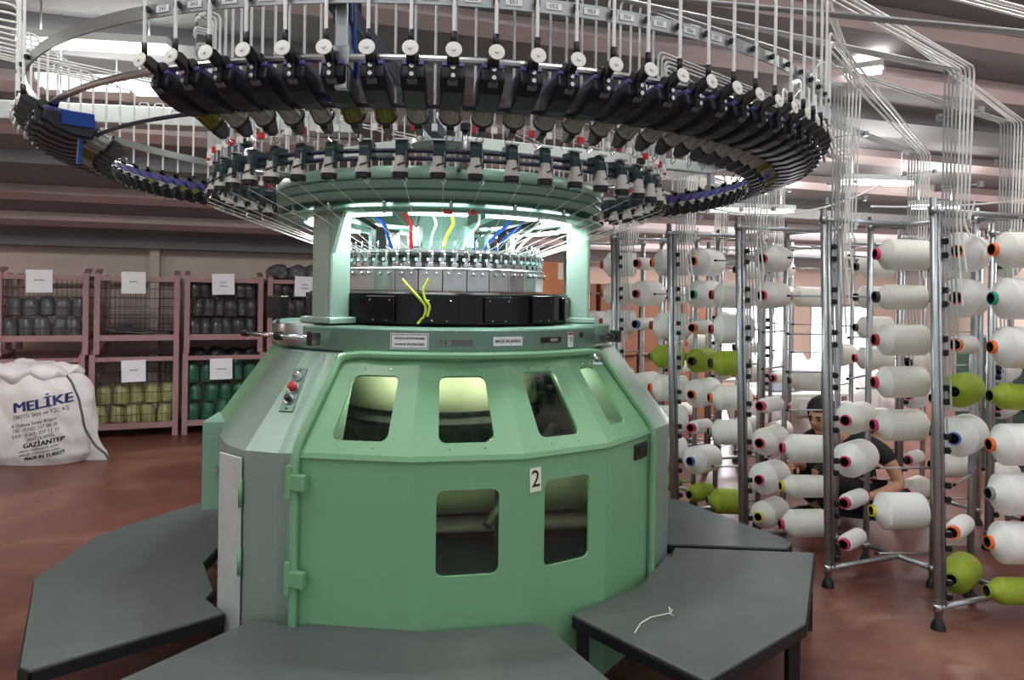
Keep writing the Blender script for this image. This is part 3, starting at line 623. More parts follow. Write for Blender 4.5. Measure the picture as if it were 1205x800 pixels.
# tubes above the small feeders end in red and white clips
clip = NB(); box(clip, (0, 0, 0), (.02, .016, .024)); clip_o = obj('tube_clip', clip, G['red'], km, local=True)
clipw = clip_o.data.copy(); clipw.materials[0] = G['white']
ICP = [k * 3.75 for k in range(96)]
for k, a in enumerate(ICP):
    c = clip_o if k == 0 else copy_part(clip_o, km)
    c.location = lpol(1.075, a, 2.125); c.rotation_euler = (0, 0, R_(a))
    if k % 3: c.data = clipw
# ================================================================ work platforms round the machine
def deck(pix, label, legs_, z=.352):
    P = [on_plane(x, y, z) for x, y in pix]; c = sum(P, V()) / len(P)
    t = thing('work_platform', label, 'platform', (c.x, c.y, 0), 0, 'dark platforms round the machine')
    bm = NB(); prism(bm, [(p.x, p.y) for p in P], z - .012, z); obj('platform_top', bm, G['deck'], t, bevel=.003)
    bm = NB(); Q = [p + (c - p).normalized() * .008 for p in P]; n = len(Q)
    for k in range(n):
        a, b = Q[k], Q[(k + 1) % n]; d = b - a
        if d.length < .02: continue
        d.z = 0; rot = M((d.normalized(), V((-d.y, d.x, 0)).normalized(), V((0, 0, 1)))).transposed(); box(bm, (a + b) / 2 - V((0, 0, .03)), (d.length, .025, .036), rot)
    obj('platform_rim', bm, G['deckedge'], t)
    for k in legs_:
        p = P[k] + (c - P[k]).normalized() * .05; bm = NB(); box(bm, (p.x, p.y, (z - .04) / 2), (.045, .045, z - .04)); obj('leg', bm, G['deckedge'], t, bevel=.003)
    return t
deck([(262, 583), (250, 587), (170, 611), (114, 630), (41, 680), (24, 784), (35, 788), (262, 721), (242, 704), (251, 694), (239, 662), (260, 640)], 'dark grey work platform at left of the green machine', (1, 4, 5, 7))
deck([(299, 728), (345, 738), (363, 733), (503, 743), (640, 733), (675, 764), (760, 836), (600, 960), (240, 940), (60, 836)], 'dark grey work platform directly before the green machine', (0, 4, 6, 7, 8, 9))
deck([(674, 723), (752, 690), (772, 668), (783, 655), (790, 655), (794, 644), (958, 650), (948, 733), (832, 801)], 'dark grey work platform with a thread scrap, right of the machine', (0, 6, 7, 8))
deck([(783, 585), (800, 588), (925, 634), (931, 640), (925, 645), (783, 639)], 'half-hidden dark work platform tucked behind the right-hand one', (2, 4, 1))
z = .354; q = [on_plane(x, y, z + .002) for x, y in ((747, 744), (754, 733), (766, 726), (780, 723), (789, 721), (787, 714), (791, 718), (788, 722), (793, 724))]
bm = NB(); tube(bm, q, .0022, 5); tag(obj('thread_scrap', bm, G['white']), 'curl of white thread lying on the right-hand platform', 'thread')
# ================================================================ yarn creels
ROWZ = [.18 + .23 * k for k in range(8)]
STEPV = V((-.31, .49, 0)); F1 = V((2.03, 3.48, 0)); DA = V((.384, .38, 0)); DC = V((.571, .02, 0))
ORD = ['nearest', 'second', 'third', 'fourth', 'fifth', 'sixth', 'seventh']
ROWN = ['first', 'second', 'third', 'fourth', 'fifth', 'sixth', 'seventh', 'eighth']
# master cones: free end at origin pointing along -y, axis runs +y
def cone_master(R, Lg, ym, core, rough=False):
    t = thing('yarn_cone', 'x', 'yarn cone')
    bm = NB(); rc = .030 if R > .06 else .029
    pr = [(rc, .0), (R * .97, .046), (R * .995, .050), (R, .056), (R * .99, Lg * .6), (R * .97, Lg - .022), (R * .95, Lg - .016), (R * .90, Lg - .012), (rc, Lg - .004)] if R > .06 else [(rc, .012), (R * .85, .016), (R, .03), (R * 1.05, Lg * .5), (R, Lg - .03), (R * .8, Lg - .01), (rc, Lg - .008)]
    lathe(bm, pr, 36, M.Rotation(-pi / 2, 4, 'X')); obj('yarn_package', bm, ym, t, local=True)
    bm = NB(); RX = M.Rotation(-pi / 2, 4, 'X')
    lathe(bm, [(.0245, -.018), (.0305, -.018), (.0315, -.012), (.031, .02), (.030, Lg), (.0285, Lg + .018), (.0245, Lg + .018)], 24, RX)
    k = len(bm.faces); lathe(bm, [(.0245, -.018), (.0235, .06), (0, .06)], 24, RX, mi=1); lathe(bm, [(.0245, Lg + .018), (.0235, Lg - .03), (0, Lg - .03)], 24, RX, mi=1)
    obj('core_tube', bm, [G['core_' + core], G['hole']], t, local=True)
    return t
MAST = {}
def cone(kind, core, pos, d, label, grp):
    """kind: L large white, M medium white, S nearly spent white, G lime, g small lime; d = direction of the free end"""
    key = (kind, core)
    R, Lg, ym = {'L': (.098, .27, 'yarn'), 'M': (.085, .27, 'yarnw'), 'N': (.068, .26, 'yarnw'), 'S': (.046, .24, 'yarn'), 'G': (.084, .24, 'olive'), 'g': (.062, .22, 'olive')}[kind]
    ang = math.atan2(d.x, -d.y)
    if key not in MAST:
        MAST[key] = t = cone_master(R, Lg, G[ym], core); t.location = pos; t.rotation_euler = (0, 0, ang); t['label'] = label; t['group'] = grp
    else: copy_thing(MAST[key], label, pos, (R_(random.uniform(-2, 2)), 0, ang + R_(random.uniform(-3, 3))), grp)
SZN = {'L': 'large white', 'M': 'cream white', 'N': 'slim white', 'S': 'thin white', 'G': 'lime', 'g': 'small lime'}
def creel(F, name, facing, sideon, lean=V((-.055, .0, 0)), detail=True):
    A, C = F + DA, F + DC
    t = thing('creel_stand', 'galvanised pipe frame, %s, holding yarn cones on pins' % name, 'creel stand', F, 0, 'galvanised yarn creel stands')
    for P, ln in ((F, lean), (A, V()), (C, V())):
        bm = NB(); tube(bm, [P + V((0, 0, .03)), P + ln + V((0, 0, 2.03))], .0175, 10); p = obj('pole', bm, G['galv'], t)
        bm = NB(); lathe(bm, [(0, 0), (.034, 0), (.030, .022), (.019, .045), (0, .045)], 14, M.Translation(P)); obj('pole_foot', bm, G['black'], p)
        bm = NB()
        for z in (.10, 1.97): tube(bm, [P + ln * (z / 2.03) + V((0, 0, z - .018)), P + ln * (z / 2.03) + V((0, 0, z + .018))], .022, 10)
        obj('pole_collar', bm, G['steel'], p)
    J = (A + C) / 2
    for z in (.10, 1.97):
        bm = NB(); l0 = lean * (z / 2.03); rod(bm, F + l0 + V((0, 0, z)), J + V((0, 0, z)), .014, 10); rod(bm, A + V((0, 0, z)), C + V((0, 0, z)), .014, 10); obj('cross_rail', bm, G['galv'], t)
    # second slim upright beside the front pole with the yarn eyes
    P = F + V((.034, .014, 0)); bm = NB(); tube(bm, [P + V((0, 0, .10)), P + lean + V((0, 0, 1.97))], .013, 8); obj('guide_pole', bm, G['galv'], t)
    for z in ROWZ:
        for dz in (-.03, .035):
            bm = NB(); c = P + lean * (z / 2.03) + V((.020, -.010, z + dz)); box(bm, c, (.024, .02, .028)); tube(bm, [c + V((0, -.01, -.01)), c + V((.014, -.014, 0)), c + V((0, -.01, .012)), c + V((-.014, -.014, 0))], .0028, 5, closed=True); obj('yarn_eye', bm, G['black'], t)
        for Q in (A, C):
            d = (F - Q).normalized(); bm = NB(); rod(bm, Q + V((0, 0, z)), Q + d * .31 + V((0, 0, z)), .006, 6); k = obj('spool_pin', bm, G['galv'], t)
            bm = NB(); rod(bm, Q + d * .30 + V((0, 0, z)), Q + d * .318 + V((0, 0, z)), .008, 6); obj('pin_cap', bm, G['black'], k)
    for Q, cfg, nm in ((A, facing, 'end-on'), (C, sideon, 'side-on')):
        d = (F - Q).normalized()
        for k, s in enumerate(cfg):
            if not s: continue
            kind, core = s; Lg = .27
            lab = '%s yarn cone with %s core, %s row up, %s column, %s' % (SZN[kind], core, ROWN[k], nm, name)
            cone(kind, core, Q + d * .325 + V((0, 0, ROWZ[k])), d, lab, 'yarn cones on the creel stands')
    return t
O, PK, TE, YE, BL, DK, RD, GR, LM = 'orange', 'pink', 'teal', 'yellow', 'blue', 'dark', 'red', 'grey', 'lime'
n_ = None
rows1 = [   # bottom row ... top row
    ([('G', LM), ('S', O), n_, ('L', BL), ('G', LM), ('S', O), ('L', RD), ('L', O)], [('g', LM), ('L', O), ('L', GR), ('L', O), ('g', LM), ('L', O), ('L', TE), ('M', O)]),
    ([('S', PK), ('S', PK), ('L', PK), ('M', PK), n_, n_, n_, n_], [n_, ('L', YE), n_, ('M', PK), ('M', PK), ('M', RD), ('N', DK), ('M', PK)]),
    ([('M', YE), ('L', PK), ('M', PK), ('S', PK), n_, n_, ('M', PK), ('M', PK)], [('M', PK), ('N', YE), ('M', PK), n_, n_, n_, n_, n_]),
    ([('g', LM), ('L', BL), ('S', PK), ('L', O), ('G', DK), ('S', O), ('L', TE), ('L', O)], [('G', LM), n_, ('M', GR), ('M', O), ('G', DK), ('L', RD), ('M', RD), n_]),
    ([n_, n_, n_, ('M', O), n_, ('S', BL), ('L', RD), ('S', RD)], [('g', LM), ('L', O), ('L', PK), ('L', O), ('G', LM), ('L', RD), n_, ('L', O)]),
    ([n_, n_, ('M', RD), n_, ('M', O), ('M', O), n_, n_], [n_, n_, ('L', O), ('M', O), n_, ('L', RD), ('M', O), ('L', RD)]),
]
for j, (fa, si) in enumerate(rows1):
    creel(F1 + STEPV * j, '%s creel stand' % ORD[j], fa, si)
F2 = V((2.98, 4.60, 0))
rows2 = [
    ([n_, ('M', PK), n_, ('M', PK), ('M', BL), n_, ('M', O), ('M', O)], [('M', PK), n_, ('S', YE), ('S', BL), n_, ('M', O), n_, ('M', O)]),
    ([('M', PK), ('S', PK), ('M', PK), ('L', PK), ('M', RD), n_, n_, n_], [n_, ('M', DK), ('L', DK), ('M', PK), n_, n_, ('M', DK), ('M', DK)]),
    ([n_, n_, ('L', PK), n_, ('M', PK), n_, n_, n_], [n_, n_, ('M', DK), n_, ('M', PK), ('M', DK), ('M', DK), ('M', DK)]),
    ([n_, ('M', PK), n_, ('S', RD), n_, n_, ('M', DK), ('M', DK)], [n_, n_, ('M', RD), ('M', DK), n_, n_, ('M', RD), n_]),
    ([n_, n_, ('M', O), ('M', DK), n_, ('M', O), n_, n_], [n_, ('M', O), n_, ('M', O), ('S', DK), n_, n_, ('M', DK)]),
    ([n_, ('M', O), n_, ('M', O), n_, n_, ('M', O), n_], [n_, n_, ('M', O), n_, ('M', O), n_, ('M', O), n_]),
]
for j, (fa, si) in enumerate(rows2):
    creel(F2 + STEPV * j, '%s rear creel stand' % ORD[j], fa, si, lean=V())
# ================================================================ yarn tubes: from the feeders over to the creels
def ytube(feed, B, b, k, label, grp, zend, ins, sgn):
    off = V((.06, .02, 0)) + sgn * .0185 * k; off2 = V((.085, 0, 0)) + sgn * .015 * k
    zt = 2.54 + .026 * (b % 6) + (.013 if ins else 0); ft = zt + .05
    P = [V((B.x, B.y, zend)) + off2, V((B.x, B.y, 1.9)) + off * .9, V((B.x, B.y, zt)) + off, V((feed.x, feed.y, ft)), feed]
    bm = NB(); tube(bm, fillet(P, .035, 3), .0052, 6)
    o = obj('yarn_tube', bm, G['tube'] if not ins else G['tubeg']); tag(o, label, 'yarn tube', grp)
    if not ins:
        bm = NB(); tube(bm, [feed + V((0, 0, -.012)), feed + V((0, 0, .02))], .0085, 8); obj('rubber_end', bm, G['black'], o)
        bm = NB(); d = (MC - V((feed.x, feed.y, 0))).normalized(); box(bm, V((feed.x, feed.y, 2.319)) + d * .006, (.016, .016, .014)); obj('tube_clip', bm, G['black'], o)
# creel bundles; the ones outside the frame only give the tubes somewhere to go
B1 = [F1 + V((-.055, 0, 0)) + STEPV * j for j in range(-3, 6)]; B2 = [F2 + STEPV * j for j in range(0, 6)]
BL_ = [V((-3.6, 2.6 + .45 * k, 0)) + V((-.25 * (k % 2), 0, 0)) for k in range(6)]
A180 = lambda a: (a + 180) % 360 - 180
order = [('out', a) for a in FPH] + [('in', a) for a in ICP]
right = sorted([t for t in order if -28 < A180(t[1]) <= 172], key=lambda t: A180(t[1]))
left = sorted([t for t in order if t not in right], key=lambda t: -((t[1] + 360) % 360))
seqB = [B1[0], B1[1], B1[2], B1[3], B2[0], B1[4], B2[1], B1[5], B2[2], B1[6], B2[3], B1[7], B2[4], B1[8], B2[5]]
seqN = ['front row, beyond the right edge', 'front row, just beyond the right edge', 'front row at the right edge', 'nearest creel stand', 'nearest rear creel stand', 'second creel stand', 'second rear creel stand', 'third creel stand', 'third rear creel stand', 'fourth creel stand', 'fourth rear creel stand', 'fifth creel stand', 'fifth rear creel stand', 'sixth creel stand', 'sixth rear creel stand']
per = math.ceil(len(right) / len(seqB)); cnt = {}
FR, IR = 1.755, 1.075
def feed_at(kind, a): return pol(FR, a, 2.205) if kind == 'out' else pol(IR, a, 2.138)
def perp(B, ts):
    c = sum((feed_at(*t) for t in ts), V()) / len(ts); d = B - c; d.z = 0; d.normalize(); p = V((d.y, -d.x, 0))
    return p if p.x > 0 else -p
def run_bundle(B, b, ts, label, grp, zf):
    p = perp(B, ts); ts = sorted(ts, key=lambda t: feed_at(*t).dot(p))
    for k, (kind, a) in enumerate(ts): ytube(feed_at(kind, a), B, b, k, label, grp, zf(k), kind == 'in', p)
    if B.x < 0 or b < 3: return
    nv = V((-p.y, p.x, 0)) * .0125; q0, q1 = B + V((.06, .02, 0)) * .96 - p * .03 + nv, B + V((.06, .02, 0)) * .96 + p * (.0185 * len(ts) + .01) + nv; bm = NB()
    for z in (2.08, 2.42):
        rod(bm, q0 + V((0, 0, z)), q1 + V((0, 0, z)), .004, 6); box(bm, q0 + V((0, 0, z)), (.022, .022, .03)); box(bm, q1 + V((0, 0, z)), (.02, .02, .026))
        tag(obj('tube_spacer', bm, G['steel']), '%s spacer bar across the tube bundle of the %s' % ('lower' if z < 2.2 else 'upper', seqN[b]), 'spacer bar', 'spacer bars of the tube bundles'); bm = NB()
for b, B in enumerate(seqB):
    ts = right[b * per:(b + 1) * per]
    if ts: run_bundle(B, b, ts, 'slim white yarn tube of the bundle at the ' + seqN[b], 'tubes of the ' + seqN[b], lambda k: ROWZ[k % 8] * .7 + .75)
lrun = [t for t in left if t[0] == 'out' and -104 < A180(t[1])]; lhook = [t for t in left if t not in lrun]
BL_ = [V((-3.5, 1.7, 0)), V((-3.7, 1.2, 0))]
pl = math.ceil(len(lrun) / len(BL_)); LN = ['first', 'second']
lrun.sort(key=lambda t: -A180(t[1]))
for b in range(2): run_bundle(BL_[b], b, lrun[b * pl:(b + 1) * pl], 'slim white yarn tube leaving left, %s bundle from the front' % LN[b], 'tubes leaving left, %s bundle' % LN[b], lambda k: 1.0)
for i, (kind, a) in enumerate(lhook):       # short tubes that end in a hook above the ring
    f = feed_at(kind, a); r = FR if kind == 'out' else IR; zt = (2.58 if kind == 'out' else 2.66) + .012 * (i % 3)
    bm = NB(); tube(bm, fillet([f, V((f.x, f.y, zt)), pol(r + .06, a, zt + .006), pol(r + .066, a, zt - .02)], .02, 4), .0056, 6)
    o = tag(obj('yarn_tube', bm, G['tubeg'] if kind == 'in' else G['tube']), 'slim hooked yarn tube standing on the far left of the %s ring' % ('outer' if kind == 'out' else 'inner'), 'yarn tube', 'hooked tubes of the %s ring' % ('outer' if kind == 'out' else 'inner'))
    if kind == 'out': bm = NB(); tube(bm, [f + V((0, 0, -.012)), f + V((0, 0, .02))], .0085, 8); obj('rubber_end', bm, G['black'], o)
# ================================================================ wire cages along the back wall
CU = V((.77, .33, 0)).normalized(); CNv = V((-CU.y, CU.x, 0)); CROT = M((CU, CNv, V((0, 0, 1)))).transposed()
C0 = V((-3.49, 7.80, 0))
def clocal(base): return lambda a, d, z: base + CU * a + CNv * d + V((0, 0, z))
conem = {}
def bag_cone(key, m_, loc, lab, grp, sc):
    if key not in conem:
        bm = NB(); lathe(bm, [(0, 0), (.062, 0), (.075, .012), (.078, .10), (.070, .17), (.05, .195), (.02, .20), (0, .20)], 14)
        conem[key] = o = obj('yarn_package', bm, m_); tag(o, lab, 'yarn package', grp); o.location = loc
    else:
        o = conem[key].copy(); COL.objects.link(o); o.location = loc; o['label'] = lab; o['group'] = grp
    o.rotation_euler = (R_(random.uniform(-7, 7)), R_(random.uniform(-7, 7)), random.uniform(0, 6)); o.scale = (sc, sc, sc * random.uniform(.95, 1.05))
def cage(a0, w, z0, h, label, sign, fill=None, depth=1.0, zleg=.12, fr=0):
    base = C0 + CU * a0 + CNv * fr; q = clocal(base)
    t = thing('wire_cage', label, 'cage', base + V((0, 0, z0)), 0, 'stacked mauve wire cages')
    for a in (.03, w - .03):
        for d in (.03, depth - .03):
            bm = NB(); box(bm, q(a, d, z0 + h / 2), (.055, .055, h), CROT); obj('corner_post', bm, G['mauve'], t, bevel=.004)
            if d < .5:
                bm = NB(); s = 1 if a < .5 else -1
                vs = [bm.verts.new(q(a + x, d + y, z0 + z)) for x, y, z in ((-.028, -.03, h - .01), (.028, -.03, h - .01), (.028, .22, h + .05), (-.028, .22, h + .05), (-.028, -.03, h - .03), (.028, -.03, h - .03), (.028, .22, h + .03), (-.028, .22, h + .03))]
                for f in ((0, 1, 2, 3), (7, 6, 5, 4), (0, 4, 5, 1), (1, 5, 6, 2), (2, 6, 7, 3), (3, 7, 4, 0)): bm.faces.new([vs[k] for k in f])
                obj('stacking_guide', bm, G['mauve'], t)
    zb, zt = z0 + zleg, z0 + h - .05
    for nm, z, th in (('bottom_rail', zb, .06), ('top_rail', zt, .045)):
        for d in (.03, depth - .03): bm = NB(); box(bm, q(w / 2, d, z), (w - .06, .04, th), CROT); obj(nm, bm, G['mauve'], t)
        for a in (.03, w - .03): bm = NB(); box(bm, q(a, depth / 2, z), (.04, depth - .06, th), CROT); obj(nm, bm, G['mauve'], t)
    bm = NB(); box(bm, q(w / 2, depth / 2, zb), (w - .08, depth - .08, .02), CROT); obj('cage_floor', bm, G['mauve'], t)
    for d in (.02, depth - .02):
        bm = NB(); nv = 15
        for k in range(1, nv): rod(bm, q(.06 + (w - .12) * k / nv, d, zb), q(.06 + (w - .12) * k / nv, d, zt), .0022, 4)
        for k in range(1, 6): rod(bm, q(.05, d, zb + (zt - zb) * k / 6), q(w - .05, d, zb + (zt - zb) * k / 6), .0035, 4)
        obj('mesh_panel', bm, G['wire'], t)
    for a in (.03, w - .03):
        bm = NB()
        for k in range(1, 12): rod(bm, q(a, .05 + (depth - .1) * k / 12, zb), q(a, .05 + (depth - .1) * k / 12, zt), .0022, 4)
        for k in range(1, 6): rod(bm, q(a, .05, zb + (zt - zb) * k / 6), q(a, depth - .05, zb + (zt - zb) * k / 6), .003, 4)
        obj('mesh_panel', bm, G['wire'], t)
    if sign:
        sa, sz, txt, what = sign
        T = M.Translation(q(sa * w, -.008, sz)) @ M((CU, V((0, 0, 1)), -CNv)).transposed().to_4x4() @ M.Rotation(R_(random.uniform(-2, 2)), 4, 'Z')
        bm = NB(); box(bm, (0, 0, 0), (.225, .225, .002)); bm_T(bm, T); s = obj('paper_sign', bm, G['paper']); tag(s, what, 'paper sign', 'white paper signs on the cages')
        bm = NB()
        for ln in txt:
            for k in range(ln[1]): box(bm, ((k - (ln[1] - 1) / 2) * .013, ln[0], .0015), (.009, .012, .001))
        bm_T(bm, T); obj('sign_print', bm, G['ink'], s)
    if fill:
        key, mm, nrow, ncol, lab, grp = fill[:6]
        for r in range(nrow):
            for c in range(ncol):
                a = .10 + (w - .20) * (c + (.25 if r % 2 else .0)) / (ncol - .75); dd = .14 + .03 * ((c + r) % 2)
                bag_cone(key, G[mm], q(min(a, w - .11), dd, zb + .015 + r * .203), lab, grp, .98)
                if r >= fill[6]: bag_cone(key, G[mm], q(min(a + .04, w - .11), dd + .2, zb + .02 + r * .203), lab, grp, .98)
    return q, zb, zt
LP, UP = .865, .84
ZU, HU, HL = .86, .83, .86
# lower row (posts at a0 measured from the foot seen at the left of the green cage)
low = [(-2 * LP, 'lower wire cage behind the printed white sack', (.56, .70, [(-.05, 9)], 'white paper sign above the printed sack'), ('gs', 'cgreen', 2, 4, 'bottle green yarn package in the cage behind the white sack', 'green packages behind the sack', 9)),
       (-LP, 'lower wire cage filled with olive yarn packages', (.49, .69, [(.01, 6)], 'white paper sign above the olive yarn packages'), ('ol', 'colive', 2, 5, 'olive yarn package in plastic inside the lower wire cage', 'olive packages in the lower cage', 9)),
       (0, 'lower wire cage filled with bottle green yarn packages', (.46, .69, [(.0, 8)], 'white paper sign above the bottle green packages'), ('gr', 'cgreen', 3, 5, 'bottle green yarn package in plastic beside the machine', 'green packages in the lower cage', 9)),
       (LP, 'lower wire cage half hidden by the machine leg', None, ('dk', 'cblack', 2, 5, 'charcoal yarn package in the cage hidden behind the machine leg', 'charcoal packages behind the machine leg', 9))]
for a0, lb, sg_, fl in low: cage(a0 + .02, .835, 0, HL, lb, sg_, fl)
up_ = [(-3 * UP, 'upper wire cage cut by the left edge', None, ('u0', 'cblack', 2, 5, 'dark yarn package in the upper cage at the left edge', 'dark packages at the left edge', 9)),
       (-2 * UP, 'upper wire cage with two rows of grey yarn packages', (.46, 1.60, [(.01, 7)], 'white paper sign on the cage with two grey rows'), ('u1', 'cdark', 2, 5, 'dark grey wrapped yarn package in the two-row upper cage', 'grey packages in the two-row cage', 9)),
       (-UP, 'empty upper wire cage with a flat dark sheet', (.45, 1.60, [(.01, 6)], 'white paper sign on the empty upper cage'), None),
       (0, 'upper wire cage crammed with charcoal yarn packages', (.48, 1.60, [(.02, 5), (-.02, 6)], 'white paper sign on the crammed charcoal cage'), ('u3', 'cblack', 3, 6, 'charcoal wrapped yarn package in the crammed upper cage', 'charcoal packages in the crammed cage', 0)),
       (UP, 'upper wire cage beside the machine topped with bags', (.50, 1.59, [(.02, 5), (-.02, 6)], 'white paper sign on the cage topped with bags'), ('u4', 'cblack', 3, 6, 'charcoal yarn package in the cage topped with bags', 'charcoal packages under the bags', 0))]
for a0, lb, sg_, fl in up_: cage(a0 + .03, .80, ZU, HU, lb, sg_, fl, zleg=.17, fr=.02)
# flat sheet in the empty cage, bags on top of cages
q = clocal(C0 + CU * (-UP + .03))
bm = NB(); g_ = [[bm.verts.new(q(.07 + .66 * i / 10, .1 + .7 * j / 5, ZU + .20 + .05 * max(0, NZ.noise(V((i * .5, j * .6, 3)))) + .05 * (1 - i / 10))) for j in range(6)] for i in range(11)]
for i in range(10):
    for j in range(5): bm.faces.new((g_[i][j], g_[i + 1][j], g_[i + 1][j + 1], g_[i][j + 1]))
tag(obj('plastic_sheet', bm, G['cblack'], smooth=True, solid=.02), 'crumpled dark plastic sheet on the floor of the empty cage', 'sheet')
def lump(name, c, sx, sy, sz, m_, lab, cat, grp, seed):
    bm = NB(); bmesh.ops.create_icosphere(bm, subdivisions=4, radius=1)
    for v in bm.verts:
        p = v.co.copy(); k = 1 + .22 * NZ.noise(p * 1.6 + V((seed, 0, 0))) + .10 * NZ.noise(p * 4.5 + V((0, seed, 0)))
        v.co = V((p.x * sx * k, p.y * sy * k, max(p.z, -.55) * sz * k))
    zmin = min(v.co.z for v in bm.verts); bm_T(bm, M.Translation(V(c) - V((0, 0, zmin))) @ CROT.to_4x4())
    return tag(obj(name, bm, m_, smooth=True), lab, cat, grp)
for k, a in enumerate((.14, .34, .54, .72)):
    lump('yarn_bag', clocal(C0 + CU * (UP + .03))(a, .3, ZU + HU - .03), .13, .16, .11, G['cdark'], 'dark plastic yarn bag heaped on the upper cage beside the machine', 'bag', 'bags on the upper cage', k * 3.1)
for k, a in enumerate((.16, .36, .56, .74)):
    lump('yarn_bag', clocal(C0)(a, .45, HL - .16), .12, .16, .12, G['cblack'], 'dark plastic yarn bag lying over the green packages', 'bag', 'bags over the green packages', 20 + k * 2.7)
for k, a in enumerate((.2, .5, .76)):
    lump('yarn_bag', clocal(C0 + CU * LP)(a, .45, HL - .16), .13, .16, .12, G['cblack'], 'dark plastic yarn bag on the cage behind the machine leg', 'bag', 'bags behind the machine leg', 40 + k * 2.7)
# ================================================================ printed sack
SC = V((-4.20, 6.62, 0)); SH = .82
def srad(th, z):
    t = z / SH; pr = .46 * (1 - .10 * abs(t - .35)) * (1 - max(0, t - .72) ** 2 * 4.2)
    if t < .10: pr *= .90 + t
    fx = 1.0 + .10 * cos(2 * th)
    w = .030 * NZ.noise(V((cos(th) * 1.6, sin(th) * 1.6, z * 2.2))) + .020 * NZ.noise(V((cos(th) * 3 + z * 4, sin(th) * 3, z * 8 + cos(th) * 4)))
    # a dragged-out corner at the lower right
    g = math.exp(-((th - R_(-8)) / .28) ** 2) * max(0, 1 - t * 2.6) ** 1.5 * .26
    return pr * fx + w + g
def spt(th, z, off=0.):
    r = srad(th, z) + off; sag = .05 * (z / SH) ** 2
    return SC + V((r * cos(th) * .98 - sag, r * sin(th) * .72, z + .03 * NZ.noise(V((cos(th) * 2, sin(th) * 2, 5)))*(z / SH)))
sk = thing('printed_sack', 'bulging white woven sack printed in navy, standing on the red floor', 'sack', SC)
bm = NB(); NT, NZ_ = 96, 40; g_ = []
for j in range(NZ_ + 1): g_.append([bm.verts.new(spt(2 * pi * i / NT, SH * j / NZ_ + .003)) for i in range(NT)])
for j in range(NZ_):
    for i in range(NT): bm.faces.new((g_[j][i], g_[j][(i + 1) % NT], g_[j + 1][(i + 1) % NT], g_[j + 1][i]))
bm.faces.new(g_[0][::-1]); topc = bm.verts.new(SC + V((-.05, 0, SH + .06)))
for i in range(NT): bm.faces.new((g_[-1][i], g_[-1][(i + 1) % NT], topc))
obj('sack_body', bm, G['sack'], sk, smooth=True)
bm = NB()
for k in range(4):
    pass
th0 = R_(-30)
tube(bm, [spt(R_(-25) + R_(17) * (j / 24) ** 1.4 + .012 * sin(j * .9), SH * (1 - j / 24) * .97 + .012, .004) for j in range(25)], .010, 6); obj('sack_seam', bm, G['seam'], sk)
for k in range(6):      # gathered folds at the mouth
    bm = NB(); a = k * 1.05 + .3; c = SC + V((-.06 + .25 * cos(a), .16 * sin(a), SH - .03)); bmesh.ops.create_icosphere(bm, subdivisions=3, radius=.13, matrix=M.Translation(c) @ M.Diagonal((1.3, 1., .55, 1)))
    for v in bm.verts: v.co += V((0, 0, .05)) * NZ.noise(v.co * 9)
    obj('sack_fold', bm, G['sack'], sk, smooth=True)
def sack_text(s, size, x, z, m_, bold=False, sx=1.):
    b = text_bm(s, size, False, sx, .0, 'LEFT'); thc = R_(-96)
    if bold:
        base_ = b.verts[:] + b.edges[:] + b.faces[:]
        for sx_, sy_ in ((.05, .0), (.10, .015)):
            g0 = bmesh.ops.duplicate(b, geom=base_)['geom']; bmesh.ops.translate(b, vec=(size * sx_, size * sy_, 0), verts=[v for v in g0 if isinstance(v, bmesh.types.BMVert)])
    bmesh.ops.triangulate(b, faces=b.faces[:])
    bmesh.ops.subdivide_edges(b, edges=[e for e in b.edges if e.calc_length() > .03], cuts=3); bmesh.ops.triangulate(b, faces=b.faces[:])
    for v in b.verts:
        th = thc + (v.co.x + x) / .43; v.co = spt(th, z + v.co.y + (v.co.x + x) * .19, .006)
    obj('sack_print', b, m_, sk)
NI, BI = G['navyink'], G['inkb']
sack_text('MELİKE', .120, .0, .495, NI, True, 1.25)
sack_text('TEKSTİL SAN. ve TİC. A.Ş.', .045, .0, .415, BI, False, .92)
sack_text('4. Organize Sanayi Bölgesi', .040, -.02, .345, BI, False, .92)
sack_text('TEL : (0.342) 337 00 00', .042, -.01, .300, BI, False, .95)
sack_text('FAX : (0.342) 337 11 11', .042, -.01, .252, BI, False, .95)
sack_text('ŞEHİTKAMİL', .040, .11, .208, BI, False, 1.)
sack_text('GAZİANTEP', .058, .08, .158, BI, True, 1.05)
sack_text('www.melikeiplik.com', .034, .05, .118, BI, False, 1.1)
sack_text('info@melikeiplik.com', .034, .05, .085, BI, False, 1.1)
sack_text('MADE IN TURKEY', .042, .09, .045, BI, True, 1.)
# ================================================================ things along the back on the right
def carton(c, size, rz, m_, label, cat, grp=None):
    t = thing('carton' if cat == 'carton' else cat.replace(' ', '_'), label, cat, c, rz, grp)
    bm = NB(); box(bm, (0, 0, size[2] / 2), size); obj('carton_body', bm, m_, t, bevel=.008, local=True)
    bm = NB(); box(bm, (0, 0, size[2] + .001), (size[0] * .98, .05, .003)); box(bm, (0, -size[1] / 2 - .001, size[2] * .86), (.05, .003, size[2] * .26)); obj('packing_tape', bm, G['yarnw'], t, local=True)
for k in range(5):
    for j in range(4):
        c = V((.15 + k * .52, 8.6 + k * .17 - .05 * j, j * .42)); carton(c, (.50, .42, .415), YAW + R_(random.uniform(-3, 3)), G['carton'], 'brown carton in the stacks seen behind the far creel stands', 'carton', 'carton stacks behind the creels')
for j in range(3):
    carton(V((.42, 7.35, .0 + j * .62)), (.52, .45, .615), .2, G['orangeb'], 'orange crate in the stack seen through the machine, tier %d from below' % (j + 1), 'crate', 'orange crates')
